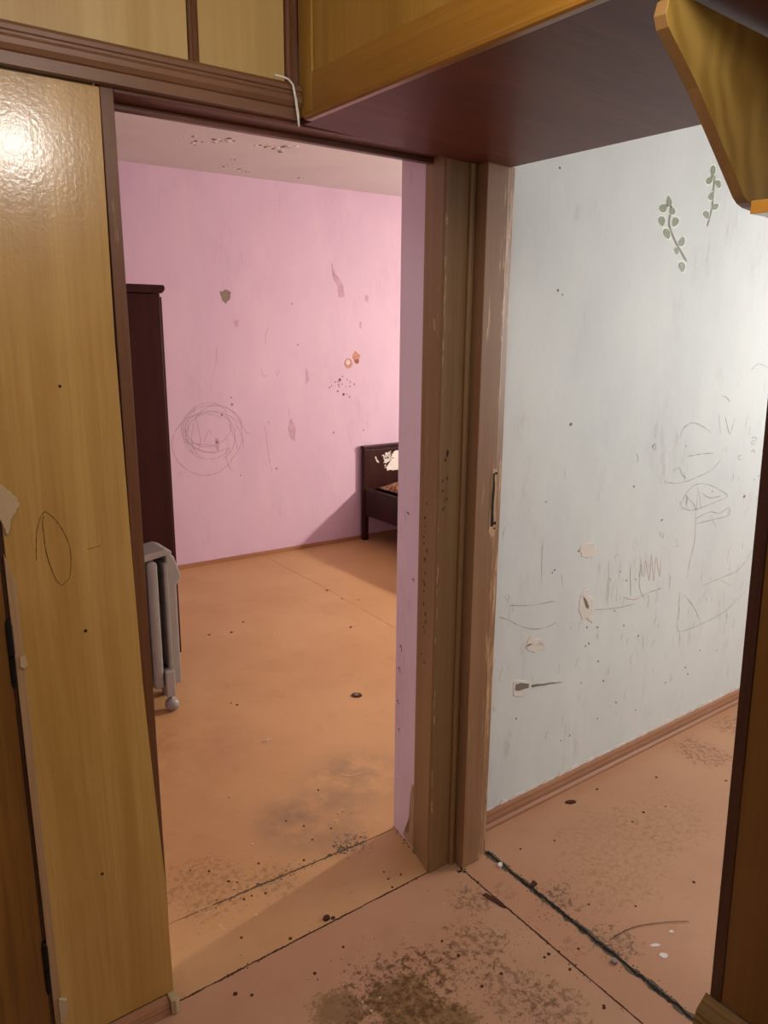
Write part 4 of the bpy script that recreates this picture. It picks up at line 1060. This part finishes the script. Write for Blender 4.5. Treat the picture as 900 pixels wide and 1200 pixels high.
mb = MB()
for p in MARKS['floor_dark']:
    FL.dot(mb, p, fl_size(p, p[2]) * 1.0, 0.0016)
rnd = random.Random(5)
for (cx, cy, s, n) in ((0.93, 1.20, 0.10, 60), (1.19, 1.08, 0.10, 40), (1.08, 1.20, 0.10, 22), (0.9, 1.60, 0.30, 40), (1.36, 1.15, 0.05, 25), (1.47, 1.15, 0.10, 30)):
    for _ in range(n):
        p = (cx + rnd.gauss(0, s), cy + rnd.gauss(0, s * 0.8))
        if p[0] < 1.35 and p[1] > 1.44 and p[0] > 1.25:
            continue
        FL.dot(mb, p, rnd.uniform(0.0006, 0.0016), 0.0008, 5)
tag(mb.build('floor_crumbs', 'crumb_dark'), 'dark crumbs and grit scattered over the painted floor', 'crumbs', kind='stuff')
mb = MB()
for p in MARKS['floor_light']:
    FL.dot(mb, p, fl_size(p, p[2]), 0.003)
for _ in range(60):
    p = (rnd.uniform(0.55, 1.3), 1.70 + rnd.gauss(0, 0.16))
    FL.dot(mb, p, rnd.uniform(0.0006, 0.0014), 0.0015, 5)
for l in MARKS['straws']:
    FL.ribbon(mb, l, 0.0028, 0.004)
tag(mb.build('pale_crumbs', 'crumb_light'), 'pale chaff and straw bits along the doorway joint', 'crumbs', kind='stuff')
# dirt lodged in the joints of the floor
mb = MB()
def dirt(a, b, n, w, rr):
    for _ in range(n):
        u = rnd.random()
        p = (a[0] + (b[0] - a[0]) * u + rnd.gauss(0, w), a[1] + (b[1] - a[1]) * u + rnd.gauss(0, w))
        FL.dot(mb, p, rnd.uniform(*rr), 0.0010, 6)
def seam(a, b, w0, w1, n=60, h=0.0006):
    pts = []
    for k in range(n + 1):
        u = k / n
        pts.append((a[0] + (b[0] - a[0]) * u + rnd.gauss(0, 0.0007), a[1] + (b[1] - a[1]) * u + rnd.gauss(0, 0.0007)))
    L, R = [], []
    dx, dy = b[0] - a[0], b[1] - a[1]
    l = math.hypot(dx, dy)
    for k, p in enumerate(pts):
        w = w0 + (w1 - w0) * max(0, min(1, 0.5 + 1.1 * mn.noise((k * 0.23, w0 * 900, 3.1)) + rnd.uniform(-.25, .25)))
        w2 = w0 + (w1 - w0) * max(0, min(1, 0.5 + 1.1 * mn.noise((k * 0.23, w0 * 900, 9.1)) + rnd.uniform(-.25, .25)))
        L.append(FL.at((p[0] - dy / l * w, p[1] + dx / l * w), h))
        R.append(FL.at((p[0] + dy / l * w2, p[1] - dx / l * w2), h))
    m = len(pts)
    mb.add(L + R, [(i, i + 1, m + i + 1, m + i) for i in range(m - 1)])


seam((1.4780, 1.462), (1.4600, 0.740), 0.0020, 0.0080, 110, 0.0009)
dirt((1.478, 1.45), (1.462, 0.78), 90, 0.0075, (0.0008, 0.0026))
dirt((1.340, 1.452), (1.368, 1.443), 10, 0.004, (0.002, 0.005))
tag(mb.build('joint_dirt', 'subfloor', floor), 'black dirt lodged along the wide joint', kind='stuff')
mb = MB()
seam((1.4785, 1.462), (1.4605, 0.740), 0.0050, 0.0140, 140, 0.0005)
seam((0.70, 1.7420), (1.20, 1.7215), 0.0010, 0.0048, 120, 0.0005)
dirt((0.68, 1.743), (1.20, 1.722), 80, 0.008, (0.0008, 0.0028))
dirt((1.10, 1.735), (1.20, 1.735), 40, 0.012, (0.001, 0.004))
dirt((1.285, 1.52), (1.318, 1.722), 24, 0.004, (0.001, 0.0035))
dirt((1.478, 1.45), (1.462, 0.78), 60, 0.012, (0.0008, 0.0022))
tag(mb.build('joint_dust', 'joint_grey', floor), 'grey dust along the joints', kind='stuff')
mb = MB()
seam((1.3645, 1.440), (1.3520, 0.740), 0.0006, 0.0026, 110)
seam((0.50, 1.4965), (1.27, 1.4965), 0.0006, 0.0028, 110)
dirt((1.364, 1.40), (1.352, 0.85), 30, 0.004, (0.001, 0.0025))
dirt((0.50, 1.497), (1.25, 1.497), 30, 0.004, (0.001, 0.0025))
tag(mb.build('joint_grit', 'joint_brown', floor), 'brown grit in the narrow joints', kind='stuff')
mb = MB()
FL.ribbon(mb, MARKS['hair'], 0.0022, 0.003)
tag(mb.build('loose_fibre', 'crumb_dark'), 'thin curved dark fibre on the pale room floor near its doorway', 'fibre')


def scrap(name, p, pts, mat, label, cat, h=0.003, core=None):
    mb = MB()
    FL.flake(mb, [(p[0] + a, p[1] + b) for a, b in pts], h, rough=0.0012, base=0.0004)
    o = mb.build(name, mat)
    tag(o, label, cat)
    if core:
        mb = MB()
        FL.flake(mb, [(p[0] + a * 0.42, p[1] + b * 0.42) for a, b in pts], h + 0.002, base=h + 0.0002)
        mb.build('pale_centre', core, o)
    return o


def oval(a, b, ang=0.0, n=9):
    c, s = math.cos(ang), math.sin(ang)
    return [(a * math.cos(t) * c - b * math.sin(t) * s, a * math.cos(t) * s + b * math.sin(t) * c) for t in [2 * math.pi * k / n for k in range(n)]]


scrap('dry_leaf', (1.736, 2.552), oval(0.025, 0.022, -0.6), 'crumb_dark', 'dark oval curled scrap with pale centre on the pink room floor', 'scrap', 0.004, 'chip_grey')
scrap('dry_leaf', (1.889, 1.480), oval(0.019, 0.009, -0.5), 'crumb_dark', 'single dark dry leaf on the floor below the pale wall', 'scrap', 0.005)
scrap('paint_chip', (1.485, 1.277), [(-.012, -.010), (.014, -.006), (.016, .012), (.002, .008)], 'crumb_dark', 'brown triangular paint chip on the dark joint of the right-hand doorway', 'scrap', 0.004)
scrap('splinter', (1.237, 2.439), oval(0.022, 0.005, -0.2), 'crumb_light', 'pale wood splinter in the middle of the pink room floor', 'scrap', 0.003)
scrap('foil_scrap', (1.468, 1.392), oval(0.010, 0.007, 0.5), 'cable', 'bright crumpled scrap at the top of the dark doorway joint', 'scrap', 0.006)
scrap('grit_lump', (1.448, 0.962), oval(0.009, 0.008, 0.5), 'chip_grey', 'grey grit lump at the near end of the dark doorway joint', 'scrap', 0.007)
for k, (p, a, b) in enumerate((((1.657, 0.937), .007, .005), ((1.581, 0.934), .015, .006), ((1.569, 0.901), .012, .009))):
    scrap('paint_spill', p, oval(a, b, -0.5), 'chip_white', ['smallest of the three whitish paint spots on the pale room floor, nearest the dark panel', 'elongated whitish paint spot on the pale room floor, the middle of three', 'ragged whitish paint spot on the pale room floor, closest to the camera of three'][k], 'paint spot', 0.0012)
scrap('gnawed_chip', (1.355, 1.300), [(-.016, .035), (-.004, .034), (.006, .0), (.004, -.045), (-.006, -.03), (-.010, .0)], 'crumb_dark', 'long brown flake lying on the thin joint at the foot of the post', 'scrap', 0.003)
scrap('dirt_lump', (0.932, 1.515), oval(0.011, 0.009, 0.3), 'crumb_dark', 'dark dirt lump on the joint of the pink room doorway', 'scrap', 0.006)

# ---------------------------------------------------------------- work lamp on the pink room's window wall (out of the frame)
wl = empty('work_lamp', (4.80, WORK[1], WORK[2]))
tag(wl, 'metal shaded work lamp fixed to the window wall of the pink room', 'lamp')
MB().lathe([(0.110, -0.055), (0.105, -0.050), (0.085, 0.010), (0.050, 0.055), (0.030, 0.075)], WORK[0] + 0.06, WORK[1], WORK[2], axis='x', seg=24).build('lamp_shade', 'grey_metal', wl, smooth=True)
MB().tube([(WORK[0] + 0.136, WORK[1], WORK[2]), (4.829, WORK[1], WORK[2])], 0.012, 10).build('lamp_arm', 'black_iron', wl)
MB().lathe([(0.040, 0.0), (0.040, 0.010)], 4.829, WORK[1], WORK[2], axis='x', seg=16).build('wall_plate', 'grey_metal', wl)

# ---------------------------------------------------------------- hallway lamp (out of the frame)
lp = empty('pendant_lamp', (LAMP[0], LAMP[1], LAMP[2] - 0.06))
tag(lp, 'round opal bulb hanging on a short cord from the hallway ceiling', 'lamp')
MB().lathe([(0.006, -0.060), (0.032, -0.051), (0.052, -0.030), (0.060, 0.0), (0.052, 0.030), (0.034, 0.050), (0.020, 0.064)], LAMP[0], LAMP[1], LAMP[2], seg=24).build('bulb', 'glass', lp, smooth=True)
MB().lathe([(0.021, 0.0645), (0.023, 0.075), (0.023, 0.110), (0.008, 0.125)], LAMP[0], LAMP[1], LAMP[2], seg=16).build('bulb_holder', 'black_iron', lp)
MB().tube([(LAMP[0], LAMP[1], LAMP[2] + 0.126), (LAMP[0], LAMP[1], 2.485)], 0.004, 8).build('cord', 'cable', lp)
MB().lathe([(0.045, 0.0), (0.045, 0.008), (0.030, 0.0145)], LAMP[0], LAMP[1], 2.485, seg=18).build('ceiling_rose', 'white_wood', lp)

for o in list(bpy.data.objects):
    if '_w' in o:
        del o['_w']
